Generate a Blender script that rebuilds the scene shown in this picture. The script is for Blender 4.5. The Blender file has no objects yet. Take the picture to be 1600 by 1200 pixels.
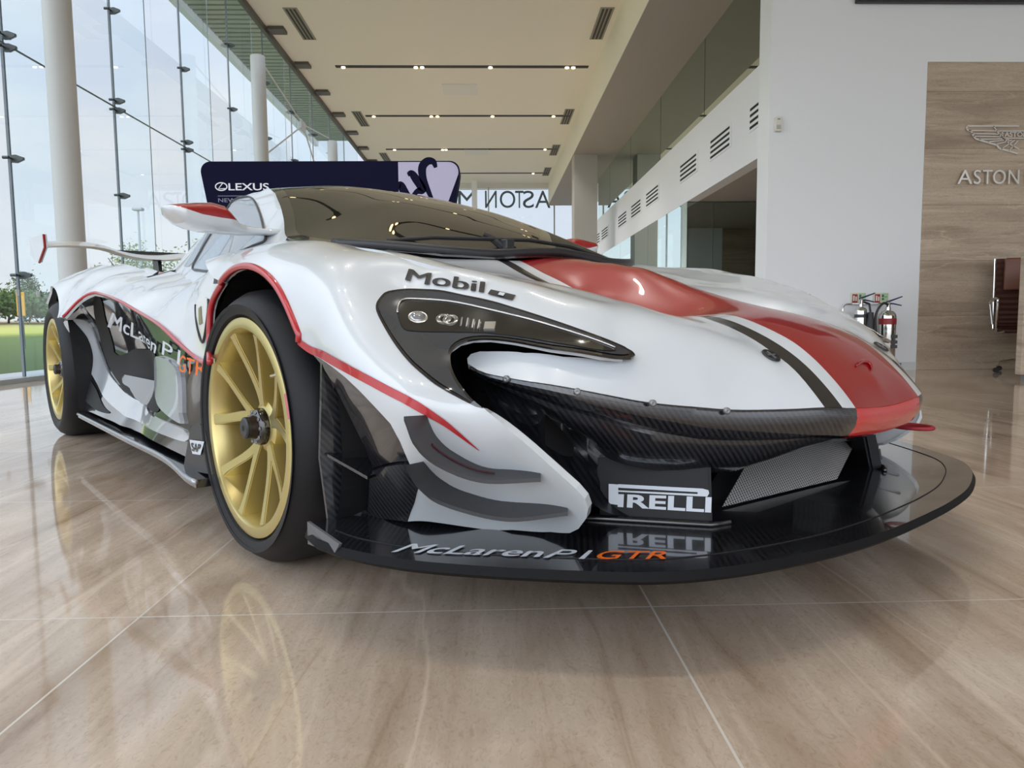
import bpy, bmesh, math, random
import numpy as np
from mathutils import Vector, Matrix, geometry
from mathutils.bvhtree import BVHTree
PI = math.pi
random.seed(7)
SC = bpy.context.scene
COL = SC.collection

# ------------------------------------------------------------------ camera
FPX, CAM_H, YAW, PITCH, ROLL = 1119.45, 0.5716, 0.02864, 0.08646, -0.00885
_F = Vector((math.sin(YAW) * math.cos(PITCH), math.cos(YAW) * math.cos(PITCH), -math.sin(PITCH)))
_R = Vector((math.cos(YAW), -math.sin(YAW), 0.0))
_U = _R.cross(_F)
_R2 = _R * math.cos(ROLL) + _U * math.sin(ROLL)
_U2 = _R2.cross(_F)
cam_data = bpy.data.cameras.new('camera')
cam = bpy.data.objects.new('camera', cam_data)
COL.objects.link(cam)
cam.matrix_world = Matrix(((_R2.x, _U2.x, -_F.x, 0), (_R2.y, _U2.y, -_F.y, 0), (_R2.z, _U2.z, -_F.z, CAM_H), (0, 0, 0, 1)))
cam_data.sensor_width = 36.0
cam_data.lens = 36.0 * FPX / 1600.0
cam_data.clip_start = 0.05
cam_data.clip_end = 400
SC.camera = cam

# ------------------------------------------------------------------ sky
def build_world():
    w = bpy.data.worlds.new('sky'); SC.world = w; w.use_nodes = True
    nt = w.node_tree; N = nt.nodes; Lk = nt.links; N.clear()
    out = N.new('ShaderNodeOutputWorld'); bg = N.new('ShaderNodeBackground')
    tc = N.new('ShaderNodeTexCoord'); sp = N.new('ShaderNodeSeparateXYZ')
    Lk.new(tc.outputs['Generated'], sp.inputs[0])
    ramp = N.new('ShaderNodeValToRGB')
    e = ramp.color_ramp.elements
    e[0].position = 0.0; e[0].color = (0.91, 0.935, 0.985, 1)
    e[1].position = 1.0; e[1].color = (0.66, 0.78, 1.0, 1)
    x = e.new(0.18); x.color = (0.78, 0.85, 0.975, 1)
    Lk.new(sp.outputs['Z'], ramp.inputs[0])
    mp = N.new('ShaderNodeMapping'); mp.inputs['Scale'].default_value = (1.6, 1.6, 5.5)
    mp.inputs['Location'].default_value = (0.3, 0.1, 0.35)
    Lk.new(tc.outputs['Generated'], mp.inputs[0])
    nz = N.new('ShaderNodeTexNoise'); nz.inputs['Scale'].default_value = 1.7; nz.inputs['Detail'].default_value = 6
    nz.inputs['Roughness'].default_value = 0.55
    Lk.new(mp.outputs[0], nz.inputs['Vector'])
    cr = N.new('ShaderNodeValToRGB'); cr.color_ramp.elements[0].position = 0.38; cr.color_ramp.elements[1].position = 0.62
    Lk.new(nz.outputs['Fac'], cr.inputs[0])
    mix = N.new('ShaderNodeMix'); mix.data_type = 'RGBA'
    Lk.new(cr.outputs[0], mix.inputs[0]); Lk.new(ramp.outputs[0], mix.inputs[6])
    mix.inputs[7].default_value = (0.95, 0.97, 1.0, 1)
    Lk.new(mix.outputs[2], bg.inputs['Color'])
    # sky strength raised high up and behind the camera, added to brighten the room
    vm = N.new('ShaderNodeVectorMath'); vm.operation = 'DOT_PRODUCT'
    vm.inputs[1].default_value = Vector((-0.25, -0.60, 0.75)).normalized()
    Lk.new(tc.outputs['Generated'], vm.inputs[0])
    mr = N.new('ShaderNodeMapRange'); mr.inputs['From Min'].default_value = 0.15; mr.inputs['From Max'].default_value = 1.0
    mr.inputs['To Min'].default_value = SKY_LOW; mr.inputs['To Max'].default_value = SKY_HIGH
    Lk.new(vm.outputs['Value'], mr.inputs['Value'])
    Lk.new(mr.outputs[0], bg.inputs['Strength'])
    Lk.new(bg.outputs[0], out.inputs[0])
SKY_LOW, SKY_HIGH = 1.02, 3.9
SPOT_W = 120.0
build_world()
vs_ = SC.view_settings
SC.display_settings.display_device = 'sRGB'
vs_.view_transform = 'Standard'; vs_.look = 'None'; vs_.gamma = 1.0; vs_.use_curve_mapping = False
vs_.exposure = -0.1
SC.cycles.transparent_max_bounces = 48

# ------------------------------------------------------------------ materials
MATS = {}
def mat(name, color=(.8, .8, .8), rough=.5, metal=0., coat=0., coat_rough=.03, spec=.5, emit=None, estr=0.):
    if name in MATS: return MATS[name]
    m = bpy.data.materials.new(name); m.use_nodes = True
    b = m.node_tree.nodes['Principled BSDF']
    b.inputs['Base Color'].default_value = (*color, 1); b.inputs['Roughness'].default_value = rough
    b.inputs['Metallic'].default_value = metal; b.inputs['Coat Weight'].default_value = coat
    b.inputs['Coat Roughness'].default_value = coat_rough; b.inputs['Specular IOR Level'].default_value = spec
    if emit: b.inputs['Emission Color'].default_value = (*emit, 1); b.inputs['Emission Strength'].default_value = estr
    m.diffuse_color = (*color, 1)
    MATS[name] = m; return m
def bsdf(m): return m.node_tree.nodes['Principled BSDF']
def nd(m, t, **k):
    n = m.node_tree.nodes.new(t)
    for a, v in k.items(): setattr(n, a, v)
    return n
def lk(m, a, b): m.node_tree.links.new(a, b)
def objco(m, scale=(1, 1, 1), rot=(0, 0, 0), loc=(0, 0, 0)):
    t = nd(m, 'ShaderNodeTexCoord'); p = nd(m, 'ShaderNodeMapping')
    p.inputs['Scale'].default_value = scale; p.inputs['Rotation'].default_value = rot; p.inputs['Location'].default_value = loc
    lk(m, t.outputs['Object'], p.inputs[0]); return p.outputs[0]
def ramp(m, fac, stops, interp='LINEAR'):
    r = nd(m, 'ShaderNodeValToRGB'); r.color_ramp.interpolation = interp; e = r.color_ramp.elements
    e[0].position, e[0].color = stops[0][0], (*stops[0][1], 1); e[1].position, e[1].color = stops[-1][0], (*stops[-1][1], 1)
    for s in stops[1:-1]:
        x = e.new(s[0]); x.color = (*s[1], 1)
    lk(m, fac, r.inputs[0]); return r.outputs[0]
def math_(m, op, a, b=None, c=None):
    n = nd(m, 'ShaderNodeMath', operation=op)
    for i, v in enumerate((a, b, c)):
        if v is None: continue
        if isinstance(v, (int, float)): n.inputs[i].default_value = v
        else: lk(m, v, n.inputs[i])
    return n.outputs[0]
def mixc(m, fac, a, b):
    n = nd(m, 'ShaderNodeMix', data_type='RGBA')
    for i, v in ((0, fac), (6, a), (7, b)):
        if isinstance(v, tuple): n.inputs[i].default_value = (*v, 1)
        elif isinstance(v, (int, float)): n.inputs[i].default_value = v
        else: lk(m, v, n.inputs[i])
    return n.outputs[2]
def bump(m, h, strength=.2, dist=.01):
    n = nd(m, 'ShaderNodeBump'); n.inputs['Strength'].default_value = strength; n.inputs['Distance'].default_value = dist
    lk(m, h, n.inputs['Height']); lk(m, n.outputs[0], bsdf(m).inputs['Normal'])

def glass(name, tint=(.9, .96, .95), refl=1.0, ior=1.5, rough=0.0, base=0.0, gtint=(1, 1, 1)):
    """thin pane: see-through, mirrors at grazing angles"""
    if name in MATS: return MATS[name]
    m = bpy.data.materials.new(name); m.use_nodes = True; nt = m.node_tree; nt.nodes.clear()
    o = nt.nodes.new('ShaderNodeOutputMaterial'); mx = nt.nodes.new('ShaderNodeMixShader')
    tr = nt.nodes.new('ShaderNodeBsdfTransparent'); gl = nt.nodes.new('ShaderNodeBsdfGlossy')
    fr = nt.nodes.new('ShaderNodeFresnel'); fr.inputs[0].default_value = ior
    mu = nt.nodes.new('ShaderNodeMath'); mu.operation = 'MULTIPLY_ADD'; mu.inputs[1].default_value = refl; mu.inputs[2].default_value = base; mu.use_clamp = True
    gl.inputs['Roughness'].default_value = rough; gl.inputs['Color'].default_value = (*gtint, 1); tr.inputs[0].default_value = (*tint, 1)
    ge = nt.nodes.new('ShaderNodeNewGeometry'); fo = nt.nodes.new('ShaderNodeMath'); fo.operation = 'SUBTRACT'; fo.inputs[0].default_value = 1
    m2 = nt.nodes.new('ShaderNodeMath'); m2.operation = 'MULTIPLY'; nt.links.new(ge.outputs['Backfacing'], fo.inputs[1])
    nt.links.new(fr.outputs[0], m2.inputs[0]); nt.links.new(fo.outputs[0], m2.inputs[1]); nt.links.new(m2.outputs[0], mu.inputs[0]); nt.links.new(mu.outputs[0], mx.inputs[0])
    nt.links.new(tr.outputs[0], mx.inputs[1]); nt.links.new(gl.outputs[0], mx.inputs[2]); nt.links.new(mx.outputs[0], o.inputs[0])
    m.diffuse_color = (*tint, .3)
    MATS[name] = m; return m

# ------------------------------------------------------------------ building helpers
def link(o, parent=None):
    COL.objects.link(o)
    if parent is not None: o.parent = parent
    return o
def meshobj(name, verts, faces, m, parent=None, smooth=False, mats=None, fmat=None):
    me = bpy.data.meshes.new(name)
    me.from_pydata([tuple(map(float, v)) for v in verts], [], [tuple(f) for f in faces]); me.update()
    for x in (mats or [m]): me.materials.append(x)
    if fmat is not None: me.polygons.foreach_set('material_index', fmat)
    if smooth: me.polygons.foreach_set('use_smooth', [True] * len(me.polygons))
    return link(bpy.data.objects.new(name, me), parent)
def obj(name, bm, m, parent=None, smooth=False):
    me = bpy.data.meshes.new(name); bm.normal_update(); bm.to_mesh(me); bm.free(); me.materials.append(m)
    if smooth: me.polygons.foreach_set('use_smooth', [True] * len(me.polygons))
    return link(bpy.data.objects.new(name, me), parent)
def autosmooth(o, ang=35):
    me = o.data
    me.polygons.foreach_set('use_smooth', [True] * len(me.polygons))
    bm = bmesh.new(); bm.from_mesh(me); a = math.radians(ang)
    for e in bm.edges:
        e.smooth = not (len(e.link_faces) == 2 and e.calc_face_angle(0) > a)
    bm.to_mesh(me); bm.free(); return o
def box(bm, lo, hi, bev=0, mtx=None):
    r = bmesh.ops.create_cube(bm, size=1)
    c = [(a + b) / 2 for a, b in zip(lo, hi)]; s = [abs(b - a) for a, b in zip(lo, hi)]
    vs = r['verts']
    for v in vs: v.co = Vector((v.co.x * s[0] + c[0], v.co.y * s[1] + c[1], v.co.z * s[2] + c[2]))
    if bev:
        es = list({e for v in vs for e in v.link_edges})
        q = bmesh.ops.bevel(bm, geom=es, offset=bev, segments=2, affect='EDGES', profile=.5)
        vs = list({v for f in q['faces'] for v in f.verts} | {v for v in vs if v.is_valid})
    if mtx is not None:
        for v in vs: v.co = mtx @ v.co
    return vs
def boxo(name, lo, hi, m, parent=None, bev=0):
    bm = bmesh.new(); box(bm, lo, hi, bev); return obj(name, bm, m, parent)
def tube(bm, pts, r, n=10, caps=True):
    """round bar along a polyline; r may be a list"""
    P = [Vector(p) for p in pts]; rs = r if isinstance(r, (list, tuple)) else [r] * len(P)
    rings = []; up = None
    for i, p in enumerate(P):
        t = ((P[min(i + 1, len(P) - 1)] - p).normalized() + (p - P[max(i - 1, 0)]).normalized())
        t = t.normalized() if t.length > 1e-6 else Vector((0, 0, 1))
        if up is None: up = t.orthogonal().normalized()
        else: up = (up - t * up.dot(t)).normalized()
        s = t.cross(up)
        rings.append([bm.verts.new(p + (up * math.cos(2 * PI * k / n) + s * math.sin(2 * PI * k / n)) * rs[i]) for k in range(n)])
    for a, b in zip(rings, rings[1:]):
        for k in range(n): bm.faces.new((a[k], a[(k + 1) % n], b[(k + 1) % n], b[k]))
    if caps:
        bm.faces.new(rings[0][::-1]); bm.faces.new(rings[-1])
def lathe(bm, prof, n=48, mtx=None, closed=False):
    """profile [(r, h)] turned about Z"""
    rings = []
    for k in range(n):
        c, s = math.cos(2 * PI * k / n), math.sin(2 * PI * k / n)
        ring = []
        for r, h in prof:
            p = Vector((r * c, r * s, h)); ring.append(bm.verts.new(mtx @ p if mtx is not None else p))
        rings.append(ring)
    q = len(prof)
    for k in range(n):
        a, b = rings[k], rings[(k + 1) % n]
        for i in range(q - 1 + (1 if closed else 0)):
            j = (i + 1) % q
            bm.faces.new((a[i], b[i], b[j], a[j]))
def prism(bm, poly, z0, z1, mtx=None):
    """flat outline [(x, y)] given thickness along z"""
    lo = [bm.verts.new((x, y, z0)) for x, y in poly]; hi = [bm.verts.new((x, y, z1)) for x, y in poly]
    n = len(poly)
    for i in range(n): bm.faces.new((lo[i], lo[(i + 1) % n], hi[(i + 1) % n], hi[i]))
    bm.faces.new(lo[::-1]); bm.faces.new(hi)
    if mtx is not None:
        for v in lo + hi: v.co = mtx @ v.co
def thing(name, label, cat, loc=(0, 0, 0), rotz=0, group=None):
    o = bpy.data.objects.new(name, None); COL.objects.link(o); o.empty_display_size = .1
    o.location = loc; o.rotation_euler = (0, 0, rotz); return tag(o, label, cat, group)
def tag(o, label, cat, group=None):
    o['label'] = label; o['category'] = cat
    if group: o['group'] = group
    return o
def struct(o): o['kind'] = 'structure'; return o
def stuff(o, label, cat): o['kind'] = 'stuff'; o['label'] = label; o['category'] = cat; return o

_fcache = {}
def glyphs(text, shear=0., weight=0., spacing=1.0, res=4):
    """outline of a line of writing as flat triangles scaled to a unit-height box; returns verts (x, y), faces, width"""
    cu = bpy.data.curves.new('t', 'FONT'); cu.body = text; cu.shear = shear; cu.offset = weight; cu.space_character = spacing
    cu.resolution_u = res; cu.fill_mode = 'FRONT'; cu.size = 1
    o = bpy.data.objects.new('t', cu); COL.objects.link(o)
    me = bpy.data.meshes.new_from_object(o.evaluated_get(bpy.context.evaluated_depsgraph_get()))
    v = np.array([x.co[:2] for x in me.vertices]); f = [tuple(p.vertices) for p in me.polygons]
    bpy.data.objects.remove(o); bpy.data.curves.remove(cu); bpy.data.meshes.remove(me)
    v -= v.min(0); w = v.max(0); return v / w, f, w[0] / w[1]
def flat_text(name, text, m, org, xdir, ydir, parent=None, thick=0.0, **k):
    """writing on a plane: org is the lower left corner, xdir/ydir span its whole width/height"""
    v, f, _ = glyphs(text, **k); org, xd, yd = Vector(org), Vector(xdir), Vector(ydir)
    n = xd.cross(yd).normalized()
    P = [org + xd * float(a) + yd * float(b) + n * thick for a, b in v]
    F = list(f)
    if thick:
        q = len(P); P += [p - n * thick for p in P]
        ed = {}
        for fa in f:
            for a, b in zip(fa, fa[1:] + fa[:1]): ed[(a, b)] = 1
        F += [(b, a, a + q, b + q) for (a, b) in ed if (b, a) not in ed]
    return meshobj(name, P, F, m, parent)

# measured places of lettering and fittings in the room, metres
ROOM = {
 'wall_letters': [["A",5.066,2.017,5.229,2.166],["S",5.243,2.016,5.321,2.166],["T",5.342,2.016,5.448,2.165],["O",5.456,2.016,5.597,2.165],["N",5.626,2.015,5.746,2.165],["M",5.825,2.014,5.988,2.164]],
 'wing_outline': [[5.728,2.632],[5.157,2.632],[5.151,2.605],[5.174,2.585],[5.202,2.578],[5.218,2.545],[5.255,2.498],[5.491,2.43],[5.521,2.396],[5.729,2.341]],
 'wing_mirror': [[5.855,2.632],[6.429,2.631],[6.438,2.604],[6.418,2.584],[6.39,2.577],[6.378,2.543],[6.345,2.496],[6.115,2.429],[6.088,2.395],[5.885,2.341]],
 'wing_feathers': [[[5.174,2.585],[5.547,2.578]],[[5.203,2.552],[5.549,2.544]],[[5.226,2.525],[5.551,2.517]],[[5.291,2.491],[5.58,2.497]],[[5.391,2.464],[5.623,2.49]],[[5.484,2.436],[5.658,2.483]],[[5.543,2.389],[5.687,2.483]],[[5.629,2.369],[5.722,2.477]]],
 'wing_arc': [[5.446,2.632],[5.491,2.571],[5.551,2.504],[5.654,2.429],[5.741,2.389]],
 'wing_box': [[5.547,2.578],[5.802,2.578],[5.806,2.503],[5.551,2.504],[5.547,2.578]],
 'wing_text': [5.572,2.517,5.83,2.571],
 'sensor': [3.092,2.653],
 'screen': [3.897,3.9],
 'far_letters': [["A",1.589,4.532,2.13,5.122],["S",1.164,4.533,1.548,5.124],["T",0.895,4.534,1.191,5.125],["O",0.359,4.537,0.9,5.127],["N",-0.155,4.539,0.253,5.129],["M",-1.091,4.543,-0.482,5.131],["A",-1.67,4.545,-1.149,5.134],["R",-2.159,4.547,-1.793,5.136],["T",-2.558,4.549,-2.236,5.138],["I",-2.78,4.55,-2.657,5.139],["N",-3.334,4.552,-2.9,5.14]],
 'far_s': [4.263,4.675,4.711,5.398],
 'disp_logo': [-2.823,2.017,-2.388,2.094],
 'disp_badge': [-2.9,2.058],
 'disp_rule': [-2.942,1.956,-2.324,1.961],
 'disp_small': [-2.938,1.892,-2.531,1.934],
 'strokes': [[[-0.58,2.252],[-0.606,2.313],[-0.669,2.32],[-0.725,2.259],[-0.721,2.143],[-0.668,2.006],[-0.587,1.82]],[[-0.887,2.177],[-0.845,2.191],[-0.797,2.129],[-0.73,2.02],[-0.786,1.999],[-0.85,1.945]],[[-0.993,2.062],[-0.965,2.068],[-0.925,1.993],[-0.858,1.883],[-0.804,1.787]]],
 'ext': [[3.972,0.763],[4.268,0.672],[4.034,0.796],[4.286,0.794]],
 'trees': [-22.555,-24.646,-20.305,-41.477,-26.093,-14.86,-16.736,-19.958],
}
# ================================================================== the place
M_white = mat('wall_paint', (.84, .87, .90), .6)
M_ceil = mat('ceiling_paint', (.85, .80, .69), .7)
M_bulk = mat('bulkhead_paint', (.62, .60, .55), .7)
M_col = mat('column_paint', (.55, .55, .54), .45)
M_dark = mat('black_metal', (.015, .015, .017), .4)
M_chrome = mat('chrome', (.75, .75, .76), .12, 1.)
M_grey = mat('grey_metal', (.25, .25, .26), .4, .6)

def travertine(name, along, light, dark, rough, joints=None):
    m = mat(name, light, rough)
    fl = along == 'y'
    def noise(scale, det, ro, dist, st):
        n = nd(m, 'ShaderNodeTexNoise'); n.inputs['Scale'].default_value = scale; n.inputs['Detail'].default_value = det; n.inputs['Roughness'].default_value = ro; n.inputs['Distortion'].default_value = dist
        lk(m, objco(m, st), n.inputs['Vector']); return n.outputs['Fac']
    def mult(a, b, f):
        mu = nd(m, 'ShaderNodeMix', data_type='RGBA', blend_type='MULTIPLY'); mu.inputs[0].default_value = f; lk(m, a, mu.inputs[6]); lk(m, b, mu.inputs[7]); return mu.outputs[2]
    lift = lambda c, k: tuple(min(1, x * k) for x in c)
    # cloudy beds, tawny patches
    n1 = noise(1.0, 7, .55, .9, (4.2, .9, 1) if fl else (.6, 1, 4.5))
    c = ramp(m, n1, [(.32, dark), (.45, tuple(a * .6 + b * .4 for a, b in zip(light, dark))), (.55, light), (.68, lift(light, 1.13))])
    # fine worm-like relief
    n2 = noise(1.0, 4, .6, 2.2, (80, 42, 1) if fl else (14, 1, 30))
    c = mult(c, ramp(m, n2, [(.34, (.84, .81, .77)), (.46, (1, 1, 1)), (.55, (1.0, 1.0, 1.0)), (.66, (1.08, 1.08, 1.08))]), .8)
    # long thin beds
    n4 = noise(1.0, 9, .68, .8, (17, 1.3, 1) if fl else (1.2, 1, 24))
    c = mult(c, ramp(m, n4, [(.30, (.66, .60, .54)), (.42, (.93, .91, .89)), (.56, (1.0, 1.0, 1.0)), (.70, (1.2, 1.2, 1.2))]), .85)
    # wandering pale veins and dark pits
    n3 = noise(1.0, 5, .5, .7, (2.4, .22, 1) if fl else (.4, 1, 2.8))
    v = math_(m, 'SUBTRACT', 1.0, math_(m, 'MINIMUM', math_(m, 'DIVIDE', math_(m, 'ABSOLUTE', math_(m, 'SUBTRACT', n3, .53)), .011), 1.0))
    c = mixc(m, math_(m, 'MULTIPLY', v, .4), c, lift(light, 1.35))
    n5 = noise(1.0, 6, .7, .3, (38, 9, 1) if fl else (6, 1, 34))
    c = mixc(m, math_(m, 'MULTIPLY', math_(m, 'LESS_THAN', n5, .30), .55), c, lift(dark, .5))
    col = c
    if joints:
        ax, px, x0, ay, py, y0, w, jc = joints
        t = nd(m, 'ShaderNodeTexCoord'); s = nd(m, 'ShaderNodeSeparateXYZ'); lk(m, t.outputs['Object'], s.inputs[0])
        fs = []
        for a, p, o in ((ax, px, x0), (ay, py, y0)):
            if a is None: continue
            d = math_(m, 'PINGPONG', math_(m, 'SUBTRACT', s.outputs[a], o), p / 2)
            fs.append(math_(m, 'LESS_THAN', d, w))
        f = fs[0] if len(fs) == 1 else math_(m, 'MAXIMUM', fs[0], fs[1])
        # each slab a little different
        idx = math_(m, 'FLOOR', math_(m, 'DIVIDE', math_(m, 'SUBTRACT', s.outputs[ax or ay], x0 if ax else y0), px or py))
        if ax and ay:
            idy = math_(m, 'FLOOR', math_(m, 'DIVIDE', math_(m, 'SUBTRACT', s.outputs[ay], y0), py)); idx = math_(m, 'ADD', math_(m, 'MULTIPLY', idx, 7.3), math_(m, 'MULTIPLY', idy, 3.7))
        wn = nd(m, 'ShaderNodeTexWhiteNoise', noise_dimensions='1D'); lk(m, idx, wn.inputs['W'])
        k = math_(m, 'MULTIPLY_ADD', wn.outputs['Value'], .18, .91)
        mv = nd(m, 'ShaderNodeMix', data_type='RGBA', blend_type='MULTIPLY'); mv.inputs[0].default_value = 1
        lk(m, col, mv.inputs[6]); cc = nd(m, 'ShaderNodeCombineColor'); [lk(m, k, cc.inputs[i]) for i in range(3)]
        lk(m, cc.outputs[0], mv.inputs[7]); col = mixc(m, f, mv.outputs[2], jc)
    lk(m, col, bsdf(m).inputs['Base Color'])
    return m
M_floor = travertine('travertine_floor', 'y', (.56, .455, .365), (.40, .30, .22), .06, ('X', 1.0125, -.697, 'Y', .958, 1.385, .0021, (.68, .63, .57)))
bsdf(M_floor).inputs['Specular IOR Level'].default_value = .75
M_stone = travertine('travertine_wall', 'x', (.50, .405, .31), (.37, .285, .21), .45, (None, None, 0, 'Z', .60, .0, .002, (.16, .13, .1)))

# floor, ceiling and walls
XG = -4.85                      # line of the tall glass wall
ZC = 5.4
struct(boxo('floor', (XG - .25, -6, -.12), (12, 25.7, 0), M_floor))
struct(boxo('ceiling', (-3.60, -6, ZC), (2.06, 25.5, ZC + .25), M_ceil))
struct(boxo('trim_1', (-3.66, -6, ZC - .10), (-3.60, 25.5, ZC + .25), mat('edge_angle', (.10, .10, .09), .5)))
# bulkhead and square column at its end
struct(boxo('trim_2', (2.06, -6, 4.64), (3.2, 25.5, ZC + .25), M_ceil)); struct(boxo('ceiling_bulkhead', (2.06, -6, 4.62), (3.2, 25.5, 4.64), mat('bulkhead_soffit_shade', (.36, .325, .28), .7)))  # underside painted darker to stand for its shade; face keeps ceiling paint
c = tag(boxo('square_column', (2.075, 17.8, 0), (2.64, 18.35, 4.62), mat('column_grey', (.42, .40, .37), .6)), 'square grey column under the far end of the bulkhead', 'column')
# white return wall, back wall, stone
struct(boxo('wall_back', (3.013, 7.816, 0), (4.715, 8.15, 5.6), M_white))
struct(boxo('wall_back_upper', (4.715, 7.816, 3.308), (12, 8.15, 5.6), M_white))
struct(boxo('wall_stone', (4.715, 7.806, 0), (12, 8.15, 3.308), M_stone))
struct(boxo('wall_right', (11.9, -6, 0), (12.1, 7.86, 5.6), M_white))
struct(boxo('baseboard_back', (3.02, 7.804, 0), (4.712, 7.816, .09), mat('skirting', (.68, .70, .72), .5)))
struct(boxo('ceiling_right', (3.22, -6, 5.6), (12, 8.2, 5.75), M_ceil))
# balcony fascia with its slot grilles
M_fascia = mat('fascia_paint', (.86, .88, .92), .5)
struct(boxo('wall_balcony', (3.10, 8.15, 2.43), (3.28, 23.2, 3.47), M_fascia))
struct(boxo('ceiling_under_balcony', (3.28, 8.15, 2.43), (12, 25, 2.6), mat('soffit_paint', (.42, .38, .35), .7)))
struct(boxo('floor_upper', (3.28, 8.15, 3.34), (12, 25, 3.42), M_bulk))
struct(boxo('ceiling_upper', (3.22, 8.22, 4.66), (12, 25, 4.8), M_ceil))
struct(boxo('wall_upper', (9.0, 8.22, 2.6), (9.2, 25, 4.7), mat('upper_wall', (.45, .46, .43), .6)))
M_slot = mat('slot_black', (.01, .01, .01), .8)
for i, (y0, y1) in enumerate([(8.30, 8.62), (9.35, 10.15), (10.85, 11.75), (13.3, 14.3), (14.85, 15.8), (16.4, 17.4), (19.0, 20.0), (20.4, 21.4), (22.2, 22.9)]):
    g = thing('slot_grille', 'white four-slot air grille in the balcony fascia, %s from the pier' % ['nearest', 'second', 'third', 'fourth', 'fifth', 'sixth', 'seventh', 'eighth', 'ninth'][i], 'air grille', (3.10, (y0 + y1) / 2, 2.93), 0, 'air grilles along the balcony fascia')
    L = (y1 - y0) / 2
    bm = bmesh.new(); box(bm, (-.012, -L - .05, -.15), (.0, L + .05, .15), .004); obj('frame', bm, M_fascia, g)
    for k in range(4):
        z = -.105 + k * .07; boxo('slot', (-.0135, -L, z - .016), (-.011, L, z + .016), M_slot, g)
# glass: upstairs balustrade, downstairs partition
M_tint = glass('grey_green_glass', (.35, .42, .37), 2.0, 1.6, base=.24, gtint=(.80, .90, .84))
M_part = glass('partition_glass', (.30, .42, .39), 2.2, 1.6, base=.40, gtint=(.80, .92, .90))
for k, (a, b) in enumerate([(8.22, 10.6), (10.62, 13.3), (13.32, 16.1), (16.12, 18.9), (18.92, 20.9)]):
    struct(boxo('window_%d' % (20 + k), (3.13, a, 3.47), (3.145, b, 4.62), M_tint))
for k, (a, b) in enumerate([(11.38, 14.2), (14.21, 17.2), (17.21, 20.2), (20.21, 23.2)]):
    struct(boxo('window_%d' % (30 + k), (3.105, a, 0), (3.12, b, 2.43), M_part))
for k, (a, b) in enumerate([(3.125, 3.52), (3.525, 4.55), (4.555, 5.6), (5.605, 7.4), (7.405, 9)]):
    struct(boxo('window_%d' % (40 + k), (a, 11.38, 0), (b, 11.392, 2.42), M_part))
struct(boxo('wall_office', (9.0, 8.22, 0), (9.2, 25, 2.5), mat('office_wall', (.07, .09, .085), .6)))
struct(boxo('wall_office_end', (3.3, 24.6, 0), (9.2, 24.8, 2.5), mat('office_wall', (.07, .09, .085), .6)))
struct(boxo('wall_office_side', (3.2, 13.2, 0), (3.5, 13.35, 2.45), mat('teal_panel', (.16, .30, .28), .5)))

# ------------------------------------------------------------------ tall glass wall on the left
M_glass = glass('clear_glass', (.95, .975, .985), 1.0)
M_fin = glass('fin_glass', (.93, .965, .975), 1.0)
M_edge = mat('glass_edge', (.22, .30, .32), .2)
M_seal = mat('silicone_seal', (.16, .19, .22), .5)
FY = [7.57 + 2.14 * k for k in range(-6, 9)]
ZG = 6.9
NAMES = ['first', 'second', 'third', 'fourth', 'fifth', 'sixth', 'seventh', 'eighth', 'ninth', 'tenth', 'eleventh', 'twelfth']
wn = 1
for k in range(len(FY) - 1):
    for z0, z1 in ((.02, 3.395), (3.405, ZG)):
        struct(boxo('window_%d' % wn, (XG - .012, FY[k] + .006, z0), (XG + .008, FY[k + 1] - .006, z1), M_glass)); wn += 1
struct(boxo('window_%d' % wn, (XG - .012, FY[-1] + .006, .02), (XG + .008, 25.5, ZG), M_glass)); wn += 1
struct(boxo('trim_3', (XG - .01, -6, 3.393), (XG + .006, 25.5, 3.407), M_seal))
struct(boxo('trim_4', (XG - .08, -6, 0), (XG + .10, 25.5, .05), mat('base_rail', (.42, .43, .44), .4, .3)))
n = 0
for k, y in enumerate(FY):
    if y < 6.5: continue
    n += 1
    f = thing('glass_fin', 'clear glass fin with dark clamps bracing the glass wall, %s from the front' % NAMES[n - 1], 'glass fin', (XG, y, 0), 0, 'glass fins along the tall glass wall')
    boxo('fin_blade', (.02, -.008, .05), (.44, .008, ZG), M_fin, f)
    boxo('fin_edge', (.44, -.009, .05), (.444, .009, ZG), M_edge, f)
    bm = bmesh.new(); box(bm, (-.014, -.012, .05), (.012, -.007, ZG)); box(bm, (-.014, .007, .05), (.012, .012, ZG)); obj('joint_seal', bm, M_seal, f)
    for z in (1.09, 2.26, 3.345, 3.465, 4.59, 5.75):
        bm = bmesh.new()
        prism(bm, [(.015, -.035), (.015, .035), (.07, .04), (.14, .015), (.14, -.010), (.07, -.04)], -.016, .016, Matrix.Translation((0, 0, z)) @ Matrix.Rotation(PI / 2, 4, 'X'))
        for s in (-1, 1):
            tube(bm, [(.03, 0, z), (.03, s * .075, z)], .009, 8); tube(bm, [(-.02, s * .075, z), (.04, s * .075, z)], .016, 10)
        obj('clamp', bm, mat('clamp_steel', (.07, .08, .08), .4, .5), f)
# soffit louvres outside, above the glass
bm = bmesh.new()
for i in range(130):
    y = -4 + i * .23; box(bm, (-6.0, y, 6.92), (-3.7, y + .15, 6.96))
tag(obj('louvre_soffit', bm, mat('louvre', (.42, .42, .36), .6)), 'slatted pale louvre soffit over the top of the glass wall', 'soffit')
struct(boxo('trim_5', (-6.12, -6, 6.78), (-5.98, 26, 7.05), mat('fascia_outside', (.62, .63, .60), .5)))
struct(boxo('ceiling_roof', (-6.1, -6, 7.05), (-3.6, 26, 7.2), M_bulk))
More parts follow.
